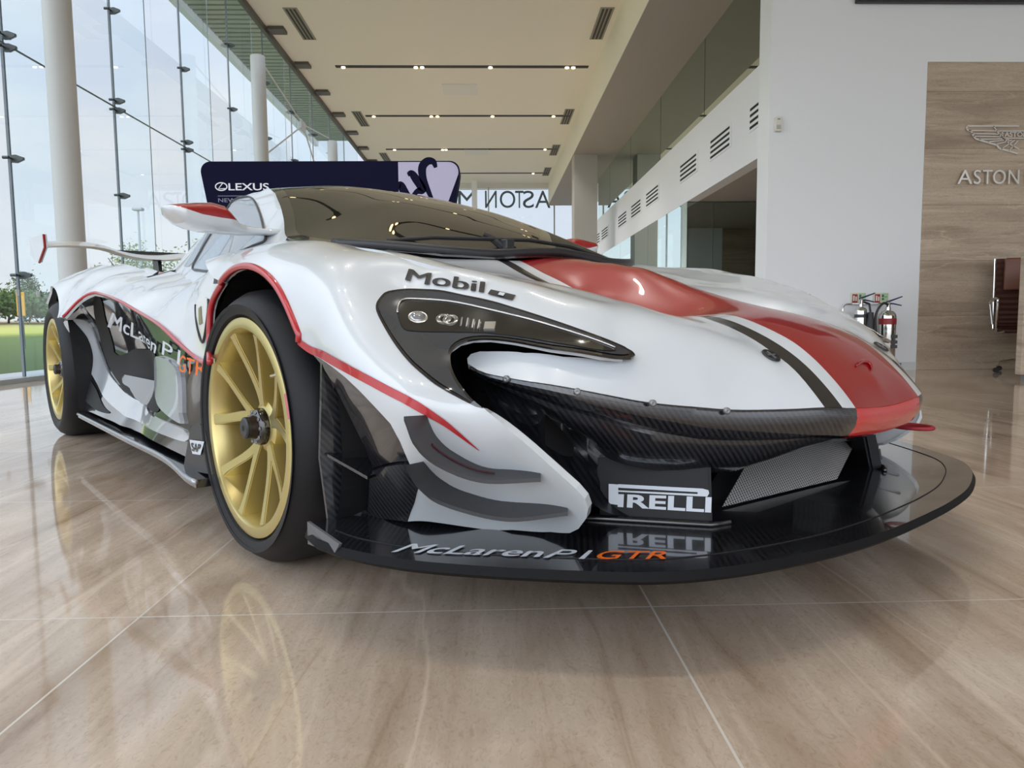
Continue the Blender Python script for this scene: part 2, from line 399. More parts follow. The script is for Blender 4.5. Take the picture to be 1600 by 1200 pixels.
# round columns
for i, (y, h) in enumerate([(7.5, ZG), (13.7, ZC + .05), (19.9, ZC + .05), (24.2, ZC + .05)]):
    c = thing('round_column', '%s round white-grey steel column beside the glass wall' % ['nearest', 'second', 'third', 'farthest'][i], 'column', (-4.25 if i < 1 else -4.21, y, 0), 0, 'round columns along the glass wall')
    bm = bmesh.new(); lathe(bm, [(.0, 0), (0.130, 0), (0.130, h), (0, h)], 40); obj('shaft', bm, M_col, c, True); autosmooth(c.children[0])
    bm = bmesh.new(); lathe(bm, [(0.130, .0), (.19, 0), (.19, .03), (0.130, .03)], 40); obj('base_ring', bm, M_grey, c)
# slim wind brace between the second and third columns
wb = thing('wind_brace', 'slim crossed wind brace rods beside the second round column', 'brace', (-4.21, 0, 0))
bm = bmesh.new(); tube(bm, [(0, 13.80, 3.68), (0, 16.6, 4.95)], .016, 8); tube(bm, [(0, 17.0, 5.10), (0, 19.4, 5.42)], .016, 8); obj('rod', bm, M_col, wb)
bm = bmesh.new(); tube(bm, [(0, 17.0, 4.95), (0, 19.80, 3.15)], .016, 8); tube(bm, [(0, 14.0, 5.42), (0, 16.6, 5.10)], .016, 8); obj('rod', bm, M_col, wb)
boxo('node_plate', (-.02, 16.6, 4.92), (.02, 17.0, 5.14), M_col, wb)
# dark brackets where the ceiling edge meets the fins
n = 0
for y in [12.33 + 1.6 * k for k in range(8)]:
    n += 1
    tag(boxo('ceiling_bracket', (-3.58, y - .12, ZC - .05), (-3.32, y + .12, ZC - .001), mat('bracket', (.12, .115, .10), .6)), 'dark grille box on the ceiling edge, %s from the front' % NAMES[n - 1], 'bracket', 'dark boxes along the ceiling edge')
# far end: glass, frame, lettering
struct(boxo('wall_far_beam', (XG, 25.5, ZC - .18), (12, 25.8, ZC + .25), mat('far_beam', (.72, .72, .68), .5)))
for k, (a, b) in enumerate([(XG, -2.55), (-2.5, -.05), (0, 2.25), (2.3, 4.6), (4.65, 9)]):
    struct(boxo('window_%d' % (50 + k), (a, 25.5, .02), (b, 25.52, ZC - .2), M_glass))
    struct(boxo('trim_%d' % (10 + k), (b - .006, 25.46, 0), (b + .04, 25.56, ZC - .15), mat('mullion', (.5, .52, .52), .4, .3)))
bm = bmesh.new(); box(bm, (-.60, 24.9, 0), (-.42, 25.1, ZC)); tag(obj('white_post', bm, M_white), 'slim white post in front of the far lettered window', 'column')
M_lett = mat('window_lettering', (.10, .14, .17), .5)
lw = thing('window_lettering', 'dark reversed shop lettering on the far window, reading from behind', 'lettering', (0, 0, 0))
for ch, x0, z0, x1, z1 in ROOM['far_letters']: flat_text('letter', ch, M_lett, (x1, 25.45, z0), (x0 - x1, 0, 0), (0, 0, z1 - z0), lw, res=6)
x0, z0, x1, z1 = ROOM['far_s']; flat_text('letter', 'S', M_lett, (x1, 25.45, z0), (x0 - x1, 0, 0), (0, 0, z1 - z0), lw, res=6)

# ------------------------------------------------------------------ ceiling fittings
M_trk = mat('track_black', (.02, .018, .016), .6)
M_lampglow = mat('lamp_glow', (1, .8, .5), .4, emit=(1, .74, .38), estr=7.)
spots = [[.03, .315, .34, .61, .915, .94], [.04, .32, .35, .62, .92], [.05, .33, .35, .93], [.3, .34, .9], [.4]]
for i in range(-5, 4):
    y = 14.06 + 3.25 * i
    t = thing('light_track', 'recessed black light track with warm spots, %s across the ceiling' % (['nearest the camera'] * 5 + ['first in view', 'second in view', 'third in view', 'farthest'])[i + 5] if i >= 0 else 'recessed black light track across the ceiling overhead', 'ceiling light', (-2.87, y, ZC), 0, 'light tracks across the ceiling')
    boxo('slot', (0, -.055, -.012), (4.78, .055, .0), M_trk, t)
    for s in spots[i if 0 <= i < 4 else 0]:
        bm = bmesh.new(); lathe(bm, [(0, -.006), (.034, -.008), (.040, -.026), (.034, -.034), (0, -.033)], 14, Matrix.Translation((4.78 * s, 0, 0)))
        obj('spotlight', bm, M_lampglow, t, True)
    if i >= -4:
        for s in (.10, .36, .62, .85):
            if i > 1 and s in (.36, .62): continue
            ld = bpy.data.lights.new('spot_beam', 'SPOT'); ld.energy = SPOT_W * (1.35 if i >= 0 else .45); ld.color = (1, .95, .88); ld.spot_size = 1.6; ld.spot_blend = .6; ld.shadow_soft_size = .05
            lo = bpy.data.objects.new('spot_beam', ld); link(lo, t); lo.location = (4.78 * s, 0, -.09)
k = 0
for (x, ys) in ((-3.03, (12.15, 17.57, 21.6)), (1.86, (12.1, 17.4, 20.7, 23.6))):
    for y in ys:
        v = thing('ceiling_vent', 'long slotted ceiling vent, %s, %s' % ('by the glass wall' if x < 0 else 'by the bulkhead', ['nearest', 'middle', 'farther', 'farthest'][ys.index(y)]), 'vent', (x, y, ZC), 0, 'slot vents in the ceiling')
        boxo('frame', (-.11, -.62, -.01), (.11, .62, 0), mat('vent_frame', (.30, .28, .22), .6), v)
        for q in (-.06, 0, .06): boxo('slot', (q - .018, -.59, -.014), (q + .018, .59, -.009), mat('vent_dark', (.05, .048, .04), .7), v)
for i, (x, y) in enumerate([(-3.25, 11.0), (1.45, 11.0)]):
    bm = bmesh.new(); lathe(bm, [(0, -.05), (.10, -.05), (.13, -.02), (.13, 0), (0, 0)], 28, Matrix.Translation((x, y, ZC))); tag(obj('smoke_detector', bm, mat('detector', (.62, .6, .52), .5), None, True), ['round detector on the ceiling near the first column', 'round detector on the ceiling near the bulkhead'][i], 'smoke detector')
for i, (x, y, sz) in enumerate([(-.58, 15.4, .36), (-.35, 20.9, .34)]):
    tag(boxo('ceiling_panel', (x - sz, y - .33, ZC - .012), (x + sz, y + .33, ZC), mat('access_panel', (.78, .75, .69), .5)), ['flush white access panel before the second light track', 'flush pale access panel beyond the third light track'][i], 'access panel')

# ------------------------------------------------------------------ display wall behind the car
bn = thing('display_wall', 'dark navy fabric display wall with rounded corners behind the car', 'display', (0, 8.0, 0))
def rr(x0, x1, z0, z1, r, n=10, taper=0.):
    pts = []
    for cx, cz, a0 in ((x1 - r, z0 + r, -90), (x1 - r, z1 - r, 0), (x0 + r, z1 - r, 90), (x0 + r, z0 + r, 180)):
        for i in range(n + 1):
            a = math.radians(a0 + 90 * i / n); pts.append((cx + r * math.cos(a), cz + r * math.sin(a)))
    if taper:
        cx = (x0 + x1) / 2; pts = [(cx + (x - cx) * (1 - taper * (z1 - z) / (z1 - z0)), z) for x, z in pts]
    return pts
XB0, XB1, ZB = -3.133, -.30, 2.325
out = rr(XB0, XB1, .05, ZB, .13, taper=.27)
M_navy = mat('navy_fabric', (.008, .008, .032), .8, spec=.1); M_lil = mat('lilac_print', (.56, .53, .74), .6)
RX = Matrix(((1, 0, 0, 0), (0, 0, 1, 0), (0, 1, 0, 0), (0, 0, 0, 1)))
bm = bmesh.new(); prism(bm, out, 0, .28, RX); obj('fabric_panel', bm, M_navy, bn)
lil = [p for p in rr(XB0, XB1 - .015, .05, ZB - .012, .13, taper=.27) if p[0] > -.988]
zs = [p[1] for p in lil]
poly = [(-.988, .5)] + [p for p in lil if p[1] > .5] + [(-.988, ZB - .012)]
bm = bmesh.new(); prism(bm, poly, -.004, .001, RX); obj('lilac_print', bm, M_lil, bn)
# brush strokes on the print
def stroke(bm, pts, ws, y, n=8):
    P = np.array(pts, float); T = np.gradient(P, axis=0); T /= np.linalg.norm(T, axis=1)[:, None]; Nn = np.stack([-T[:, 1], T[:, 0]], 1)
    W = np.array(ws)[:, None] / 2; A = P + Nn * W; B = P - Nn * W
    va = [bm.verts.new((a[0], y, a[1])) for a in A]; vb = [bm.verts.new((b[0], y, b[1])) for b in B]
    for i in range(len(P) - 1): bm.faces.new((va[i], vb[i], vb[i + 1], va[i + 1]))
def cr(pts, k=8):
    P = [np.array(p, float) for p in pts]; P = [2 * P[0] - P[1]] + P + [2 * P[-1] - P[-2]]; o = []
    for i in range(1, len(P) - 2):
        for j in range(k):
            t = j / k; a, b, c, d_ = P[i - 1:i + 3]
            o.append(.5 * (2 * b + (c - a) * t + (2 * a - 5 * b + 4 * c - d_) * t * t + (3 * b - a - 3 * c + d_) * t ** 3))
    o.append(P[-2]); return np.array(o)
bm = bmesh.new()
for pts in ROOM['strokes']:
    c = cr(pts); L = len(c); stroke(bm, c, [.03 + .06 * math.sin(PI * min(1, (i + 2) / L)) for i in range(L)], -.0048)
obj('brush_mark', bm, M_navy, bn)
M_wlet = mat('display_lettering', (.85, .86, .92), .5)
x0, z0, x1, z1 = ROOM['disp_logo']; flat_text('lettering', 'LEXUS', M_wlet, (x0, -.003, z0), (x1 - x0, 0, 0), (0, 0, z1 - z0), bn, weight=.015)
bm = bmesh.new(); n = 28
ce = ROOM['disp_badge']; ra, rb = .067, .047
for (a, b, w) in ((ra, rb, .012),):
    r1 = [bm.verts.new((ce[0] + a * math.cos(2 * PI * i / n), -.003, ce[1] + b * math.sin(2 * PI * i / n))) for i in range(n)]
    r2 = [bm.verts.new((ce[0] + (a - w) * math.cos(2 * PI * i / n), -.003, ce[1] + (b - w) * math.sin(2 * PI * i / n))) for i in range(n)]
    for i in range(n): bm.faces.new((r1[i], r1[(i + 1) % n], r2[(i + 1) % n], r2[i]))
stroke(bm, [(ce[0] + .02, ce[1] + .04), (ce[0] - .03, ce[1] - .022), (ce[0] + .045, ce[1] - .022)], [.012] * 3, -.0032)
obj('emblem', bm, M_wlet, bn)
x0, z0, x1, z1 = ROOM['disp_rule']; boxo('rule_line', (x0, -.003, z0), (x1, -.001, z1), mat('rule_grey', (.3, .3, .42), .5), bn)
x0, z0, x1, z1 = ROOM['disp_small']; flat_text('lettering', 'NEWPORT', mat('rule_grey', (.3, .3, .42), .5), (x0, -.003, z0), (x1 - x0, 0, 0), (0, 0, z1 - z0), bn)

# ------------------------------------------------------------------ right hand wall
M_ltr = mat('polished_letters', (.78, .75, .72), .22, 1.)
al = thing('wall_lettering', 'polished metal capital letters on the stone wall', 'lettering', (0, 7.806, 0))
for ch, x0, z0, x1, z1 in ROOM['wall_letters']: flat_text('letter', ch, M_ltr, (x0, -.02, z0), (x1 - x0, 0, 0), (0, 0, z1 - z0), al, thick=.018, res=6)
wg = thing('wing_emblem', 'polished metal winged badge on the stone wall above the letters', 'emblem', (0, 7.806, 0))
bm = bmesh.new()
def bar(p, q, w=.012):
    (x0, z0), (x1, z1) = p, q; a = Vector((x0, 0, z0)); b = Vector((x1, 0, z1)); t = (b - a).normalized(); nn = Vector((-t.z, 0, t.x)) * w / 2
    lo = [a + nn, a - nn, b - nn, b + nn]; v = [bm.verts.new(p_ + Vector((0, -.022, 0))) for p_ in lo] + [bm.verts.new(p_) for p_ in lo]
    bm.faces.new(v[:4]); [bm.faces.new((v[i], v[(i + 1) % 4], v[(i + 1) % 4 + 4], v[i + 4])) for i in range(4)]
def poly_bar(L, w=.012): [bar(a, b, w) for a, b in zip(L, L[1:])]
poly_bar(ROOM['wing_outline'], .018); poly_bar(ROOM['wing_mirror'], .018); poly_bar(ROOM['wing_arc'], .012); poly_bar(ROOM['wing_box'], .012)
for a, b in ROOM['wing_feathers']: bar(a, b, .010)
obj('wing_frame', bm, M_ltr, wg)
x0, z0, x1, z1 = ROOM['wing_text']; flat_text('lettering', 'ASTON', M_ltr, (x0, -.02, z0), (x1 - x0, 0, 0), (0, 0, z1 - z0), wg, weight=.02)
sb = thing('wall_sensor', 'small white sensor box on the edge of the white pier', 'sensor', (ROOM['sensor'][0], 7.816, ROOM['sensor'][1]))
boxo('case', (-.03, -.05, -.075), (.042, 0, .075), mat('sensor_plastic', (.72, .71, .64), .4), sb, .006)
boxo('window', (-.02, -.053, -.055), (.025, -.049, -.012), mat('sensor_window', (.45, .45, .42), .2), sb)
boxo('led_strip', (-.01, -.053, .045), (.015, -.049, .052), M_dark, sb)
sn = thing('wall_screen', 'black screen high on the white wall above the stone', 'screen', (0, 7.816, 0))
sx, sz = ROOM['screen']
boxo('casing', (sx, -.07, sz), (sx + 2.6, 0, 5.3), M_dark, sn, .01)
boxo('display', (sx + .03, -.073, sz + .03), (sx + 2.57, -.068, 5.27), mat('screen_glass', (.02, .025, .025), .1), sn)
# ------------------------------------------------------------------ fire extinguishers on the back wall
EXT = ROOM['ext']
M_steel = mat('polished_steel', (.62, .62, .60), .12, 1.)
M_ext_b = mat('ext_black', (.02, .02, .022), .45)
M_blue = mat('lever_blue', (.015, .03, .09), .4)
def extinguisher(name, label, px, r, zt, zb, hose_side, bands):
    t = thing(name, label, 'fire extinguisher', (px, 7.62, zb), 0)
    H = zt - zb
    bm = bmesh.new(); lathe(bm, [(0, 0), (r * .9, 0), (r, .012), (r, H - r * .75), (r * .93, H - r * .45), (r * .72, H - r * .16), (r * .36, H), (r * .3, H + .035), (0, H + .035)], 36); o = obj('cylinder', bm, M_steel, t); autosmooth(o, 40)
    for z0, z1, m_ in bands:
        bm = bmesh.new(); lathe(bm, [(r + .0012, H * z0), (r + .0012, H * z1)], 36); obj('label_band', bm, m_, t, True)
    bm = bmesh.new(); lathe(bm, [(0, H + .03), (.022, H + .03), (.024, H + .07), (.015, H + .09), (0, H + .09)], 16); obj('valve', bm, M_chrome, t)
    bm = bmesh.new(); tube(bm, [(-.02, 0, H + .085), (.03, -.01, H + .105), (.135, -.03, H + .145)], [.012, .009, .006], 8); obj('upper_lever', bm, M_blue, t)
    bm = bmesh.new(); tube(bm, [(-.02, 0, H + .075), (.05, -.01, H + .07), (.13, -.03, H + .05)], [.010, .008, .006], 8); obj('lower_lever', bm, M_blue, t)
    return t, H
rb = mat('ext_red_label', (.28, .02, .025), .4); kb = mat('ext_dark_label', (.05, .05, .055), .4)
t, H = extinguisher('fire_extinguisher', 'slim polished fire extinguisher with black horn, left of the pair on the white wall', EXT[0][0], .062, .70, .12, 1, [(.80, .86, kb)])
bm = bmesh.new(); tube(bm, [(.02, -.02, H + .05), (.075, -.03, H + .03), (.085, -.04, H - .06)], .012, 8); tube(bm, [(.085, -.04, H - .06), (.085, -.045, H - .30), (.085, -.045, H - .36)], [.03, .052, .055], 14); obj('horn', bm, M_ext_b, t)
t, H = extinguisher('fire_extinguisher', 'fat polished fire extinguisher with red label, right of the pair on the white wall', EXT[1][0], .086, .66, .12, -1, [(.72, .84, rb)])
bm = bmesh.new(); tube(bm, cr([(-.01, -.02, H + .06), (-.07, -.03, H + .075), (-.13, -.03, H + .0), (-.145, -.02, H - .12), (-.12, -.02, H - .30)], 6), .013, 8); obj('hose', bm, M_ext_b, t)
for z in (.45, .34, .25): 
    bm = bmesh.new(); prism(bm, [(-.02, z * H), (.05, z * H), (.05, z * H + .035), (-.02, z * H + .035)], -.0903, -.0885, Matrix(((1, 0, 0, .015), (0, 0, 1, 0), (0, 1, 0, 0), (0, 0, 0, 1)))); obj('print_block', bm, kb, t)
M_sgn = mat('sign_cream', (.70, .68, .56), .5); M_sr = mat('sign_red', (.33, .025, .03), .5); M_sg = mat('sign_green', (.42, .62, .38), .5); M_sw = mat('sign_white', (.8, .75, .72), .5); M_sk = mat('sign_dark_green', (.06, .12, .08), .5)
for (px, pz), nm in ((EXT[2], 'left'), (EXT[3], 'right')):
    s = thing('safety_sign', 'small red and green extinguisher notice on the white wall above the %s extinguisher' % ('slim' if nm == 'left' else 'fat'), 'sign', (px, 7.795, pz), 0)
    boxo('backing', (-.082, 0, -.06), (.082, .012, .06), M_sgn, s, .003)
    boxo('red_panel', (-.070, -.002, -.045), (-.012, 0, .045), M_sr, s)
    boxo('green_panel', (.0, -.002, -.03), (.076, 0, .055), M_sg, s)
    boxo('pictogram', (-.062, -.004, -.03), (-.046, -.002, .03), M_sw, s, .004); boxo('pictogram', (-.036, -.004, -.03), (-.022, -.002, .02), M_sw, s, .004)
    boxo('text_block', (.006, -.004, .012), (.028, -.002, .040), M_sk, s); boxo('text_block', (.034, -.004, .012), (.068, -.002, .018), M_sk, s); boxo('text_block', (.006, -.004, -.018), (.03, -.002, .002), M_sk, s); boxo('text_block', (-.07, -.003, -.056), (.0, -.001, -.048), M_sk, s)
rl_ = thing('hanging_rail', 'chrome rail carrying the two fire extinguishers on the white wall', 'rail', (EXT[0][0], 7.78, .735), 0)
bm = bmesh.new(); tube(bm, [(-.02, 0, 0), (.27, 0, 0)], .012, 10); obj('bar', bm, M_chrome, rl_); bm = bmesh.new(); tube(bm, cr([(-.02, 0, .0), (-.10, -.01, -.01), (-.13, -.02, -.08), (-.13, -.02, -.22)], 5), .009, 8); obj('hook', bm, M_chrome, rl_)

# ------------------------------------------------------------------ desk end and office chair on the right
dk = thing('reception_desk', 'pale stone clad desk end at the right edge of the floor', 'desk', (4.83, 6.39, 0), 0)
boxo('front_slab', (0, 0, .05), (1.9, .07, 1.16), M_stone, dk, .004); boxo('plinth', (.05, .012, 0), (1.85, .06, .05), M_grey, dk); boxo('worktop', (.9, .07, .70), (1.9, .45, .735), mat('desk_top', (.5, .45, .38), .4), dk)
boxo('side_slab', (1.83, .07, 0), (1.9, .45, .70), M_stone, dk)
ch = thing('office_chair', 'brown ribbed leather office chair with chrome arms behind the desk end', 'chair', (5.56, 7.26, 0), math.radians(-24))
M_lea = mat('brown_leather', (.060, .022, .016), .38); M_lea2 = mat('tan_leather_pad', (.16, .060, .040), .4)
bm = bmesh.new()
prof = [(-.02, .42), (.20, .43), (.24, .50), (.265, .70), (.27, .95), (.29, 1.20)]    # y back, z
c = cr([(-.24, .43)] + prof, 8); nb_ = len(c)
rows = []
for i, (y, z) in enumerate(c):
    rib = .012 * abs(math.sin(i * PI / 2.0))
    rows.append([bm.verts.new((x, y - rib, z + (rib if z < .46 else 0))) for x in (-.26, -.13, 0, .13, .26)])
for a, b in zip(rows, rows[1:]): [bm.faces.new((a[j], a[j + 1], b[j + 1], b[j])) for j in range(4)]
e = bmesh.ops.extrude_face_region(bm, geom=bm.faces[:]); bmesh.ops.translate(bm, verts=[x for x in e['geom'] if isinstance(x, bmesh.types.BMVert)], vec=(0, .022, -.012)); bmesh.ops.recalc_face_normals(bm, faces=bm.faces)
obj('ribbed_seat', bm, M_lea, ch)
bm = bmesh.new(); box(bm, (-.20, .19, .86), (.27, .245, 1.20), .018); obj('head_pad', bm, M_lea2, ch, True)
for s in (-1, 1):
    bm = bmesh.new(); tube(bm, [(s * .275, y, z) for y, z in c], .010, 8); obj('side_rail', bm, M_chrome, ch)
    bm = bmesh.new(); tube(bm, cr([(s * .28, .24, .50), (s * .31, .22, .70), (s * .32, .20, .755), (s * .33, .05, .765), (s * .33, -.16, .765), (s * .33, -.20, .72), (s * .32, -.13, .50), (s * .30, -.05, .44), (s * .28, .10, .43)], 6), .013, 8); obj('armrest', bm, M_chrome, ch)
bm = bmesh.new(); tube(bm, [(0, 0, .10), (0, 0, .28), (0, 0, .41)], [.03, .03, .022], 14); obj('gas_column', bm, M_grey, ch)
for i in range(5):
    a = math.radians(200 + 72 * i); x, y = math.cos(a), math.sin(a)
    bm = bmesh.new(); tube(bm, [(0, 0, .12), (x * .15, y * .15, .125), (x * .29, y * .29, .105), (x * .32, y * .32, .075)], [.022, .018, .014, .010], 8); l = obj('base_leg', bm, M_chrome, ch)
    bm = bmesh.new(); lathe(bm, [(0, -.02), (.026, -.02), (.028, 0), (.026, .02), (0, .02)], 16, Matrix.Translation((x * .32, y * .32, .028)) @ Matrix.Rotation(PI / 2, 4, 'X')); obj('castor', bm, M_ext_b, l)

# ------------------------------------------------------------------ outside
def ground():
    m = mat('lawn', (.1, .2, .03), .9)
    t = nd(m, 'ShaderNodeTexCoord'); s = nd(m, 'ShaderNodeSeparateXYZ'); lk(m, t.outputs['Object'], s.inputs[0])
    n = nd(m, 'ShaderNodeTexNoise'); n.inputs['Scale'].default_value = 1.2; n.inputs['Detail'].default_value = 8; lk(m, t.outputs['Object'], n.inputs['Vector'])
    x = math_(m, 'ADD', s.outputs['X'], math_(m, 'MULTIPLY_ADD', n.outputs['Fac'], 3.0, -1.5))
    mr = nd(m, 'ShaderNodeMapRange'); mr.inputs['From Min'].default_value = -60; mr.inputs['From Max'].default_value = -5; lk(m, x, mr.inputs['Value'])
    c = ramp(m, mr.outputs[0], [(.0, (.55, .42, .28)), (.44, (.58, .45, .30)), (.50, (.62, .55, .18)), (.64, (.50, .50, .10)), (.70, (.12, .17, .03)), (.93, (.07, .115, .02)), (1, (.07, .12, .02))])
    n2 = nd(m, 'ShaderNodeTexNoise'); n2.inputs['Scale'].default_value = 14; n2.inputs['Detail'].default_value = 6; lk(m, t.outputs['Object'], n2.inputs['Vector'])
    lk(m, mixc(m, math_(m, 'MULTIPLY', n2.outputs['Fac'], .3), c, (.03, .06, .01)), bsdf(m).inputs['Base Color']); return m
prof = [(XG - .25, -.06), (-6.2, -.05), (-12, -.05), (-20, .02), (-28, .35), (-38, .95), (-60, 1.3), (-140, 1.5)]
V_ = [(x, y, z) for y in (-60, 200) for x, z in prof]; n = len(prof)
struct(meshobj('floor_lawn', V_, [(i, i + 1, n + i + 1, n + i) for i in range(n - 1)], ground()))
struct(meshobj('floor_forecourt', [(x, y, -.10) for x, y in ((XG - .3, 25.3), (60, 25.3), (60, 200), (XG - .3, 200))] + [(x, y, -.1) for x, y in ((XG - .3, -60), (60, -60), (60, -6.1), (XG - .3, -6.1))], [(0, 1, 2, 3), (4, 5, 6, 7)], mat('forecourt', (.32, .31, .30), .8)))
struct(boxo('floor_kerb', (-6.1, -40, -.09), (XG - .26, 60, -.02), mat('kerb', (.50, .51, .52), .7)))
M_leafs = [mat('leaf_dark', (.05, .095, .022), .7), mat('leaf_mid', (.10, .16, .035), .7), mat('leaf_pale', (.20, .25, .10), .7)]
def foliage(name, c, r, n, sz, m, parent, seed):
    rd = np.random.RandomState(seed); bl = rd.normal(size=(14, 3)); bl /= np.linalg.norm(bl, axis=1)[:, None]; bl *= rd.uniform(.25, .8, (14, 1)); V_ = []; F_ = []
    for i in range(n):
        p = bl[rd.randint(14)] + rd.normal(size=3) * .24; p = np.array(c) + p * r; a, b = rd.normal(size=3), rd.normal(size=3)
        a /= np.linalg.norm(a); b -= a * (a @ b); b /= np.linalg.norm(b); s = sz * rd.uniform(.6, 1.3); q = len(V_)
        V_ += [p - a * s, p + b * s * .5, p + a * s, p - b * s * .5]; F_.append((q, q + 1, q + 2, q + 3))
    return meshobj(name, V_, F_, m, parent)
h = thing('hedge', 'long dense green hedge on the grassy bank outside at the left', 'hedge', (-35, 48, .75))
for i, (y, dx) in enumerate([(2, 0), (-1.5, .5), (-4.5, 0), (6, -.5), (10, 0), (-8, .4)]):
    foliage('foliage', (dx, y, 1.35), np.array([2.6, 2.6, 1.25]), 2600, .17, M_leafs[i % 2], h, i + 3)
    bm = bmesh.new(); tube(bm, [(dx, y, -.1), (dx + .1, y, .7), (dx + .2, y + .2, 1.4)], [.09, .06, .03], 7); obj('stem', bm, mat('bark', (.07, .05, .035), .9), h)
for i, (px, dd, ztop, w, lab, mi) in enumerate([(214, 47, 5.6, 1.7, 'thin pale tree outside above the middle of the rear wing', 2), (278, 58, 6.6, 2.2, 'loose green tree outside left of the display wall', 2), (318, 52, 5.3, 2.4, 'pale tree outside behind the display wall edge', 1), (40, 66, 5.4, 1.3, 'small dark tree on the bank at the left edge', 0), (165, 50, 4.6, 1.5, 'low tree outside behind the nearest column', 1), (196, 30, 3.0, 1.1, 'low bush outside behind the rear wing', 1), (260, 38, 3.4, 2.6, 'broad green bush outside behind the rear deck', 1)]):
    x = ROOM['trees'][i]
    t = thing('tree', lab, 'tree', (x, dd, .8), 0)
    foliage('foliage', (0, 0, (ztop - .8) * .66), np.array([w, w, (ztop - .8) * .42]), 1100, .12, M_leafs[mi], t, 40 + i)
    bm = bmesh.new(); tube(bm, [(0, 0, -.4), (.05, 0, 1.2), (-.1, .1, (ztop - .8) * .9)], [.10, .07, .02], 8); tube(bm, [(.03, 0, 1.1), (.6, .1, 2.2)], [.05, .015], 6); tube(bm, [(.03, 0, 1.4), (-.6, -.2, 2.5)], [.05, .015], 6); obj('trunk', bm, mat('bark', (.07, .05, .035), .9), t)
lx = ROOM['trees'][7]
lp_ = thing('street_lamp', 'tall grey street lamp outside beyond the rear wing', 'street lamp', (lx, 42, .8), 0)
bm = bmesh.new(); tube(bm, [(0, 0, -.4), (0, 0, 6.3)], [.09, .06], 10); obj('pole', bm, mat('lamp_post', (.30, .33, .36), .5), lp_); bm = bmesh.new(); box(bm, (-.28, -.2, 6.25), (.28, .2, 6.42), .05); obj('lamp_head', bm, mat('lamp_post', (.30, .33, .36), .5), lp_)
yb = thing('notice_board', 'yellow notice board on a post out on the lawn', 'sign', (-12.78, 20, -.05), 0)
boxo('board', (-.11, -.02, .90), (.11, .02, 1.55), mat('board_yellow', (.75, .36, .01), .5), yb, .01); bm = bmesh.new(); tube(bm, [(0, .03, 0), (0, .03, 1.4)], .03, 8); obj('post', bm, M_grey, yb)
mk = mat('marker_white', (.80, .82, .84), .5)
for i in range(26):
    y = 6.55 + .165 * i
    if i % 2: continue
    tag(boxo('glass_marker', (XG + .009, y - .03, .885), (XG + .011, y + .03, .945), mk), 'small white square marker stuck on the glass wall at waist height', 'marker', 'white markers on the glass')

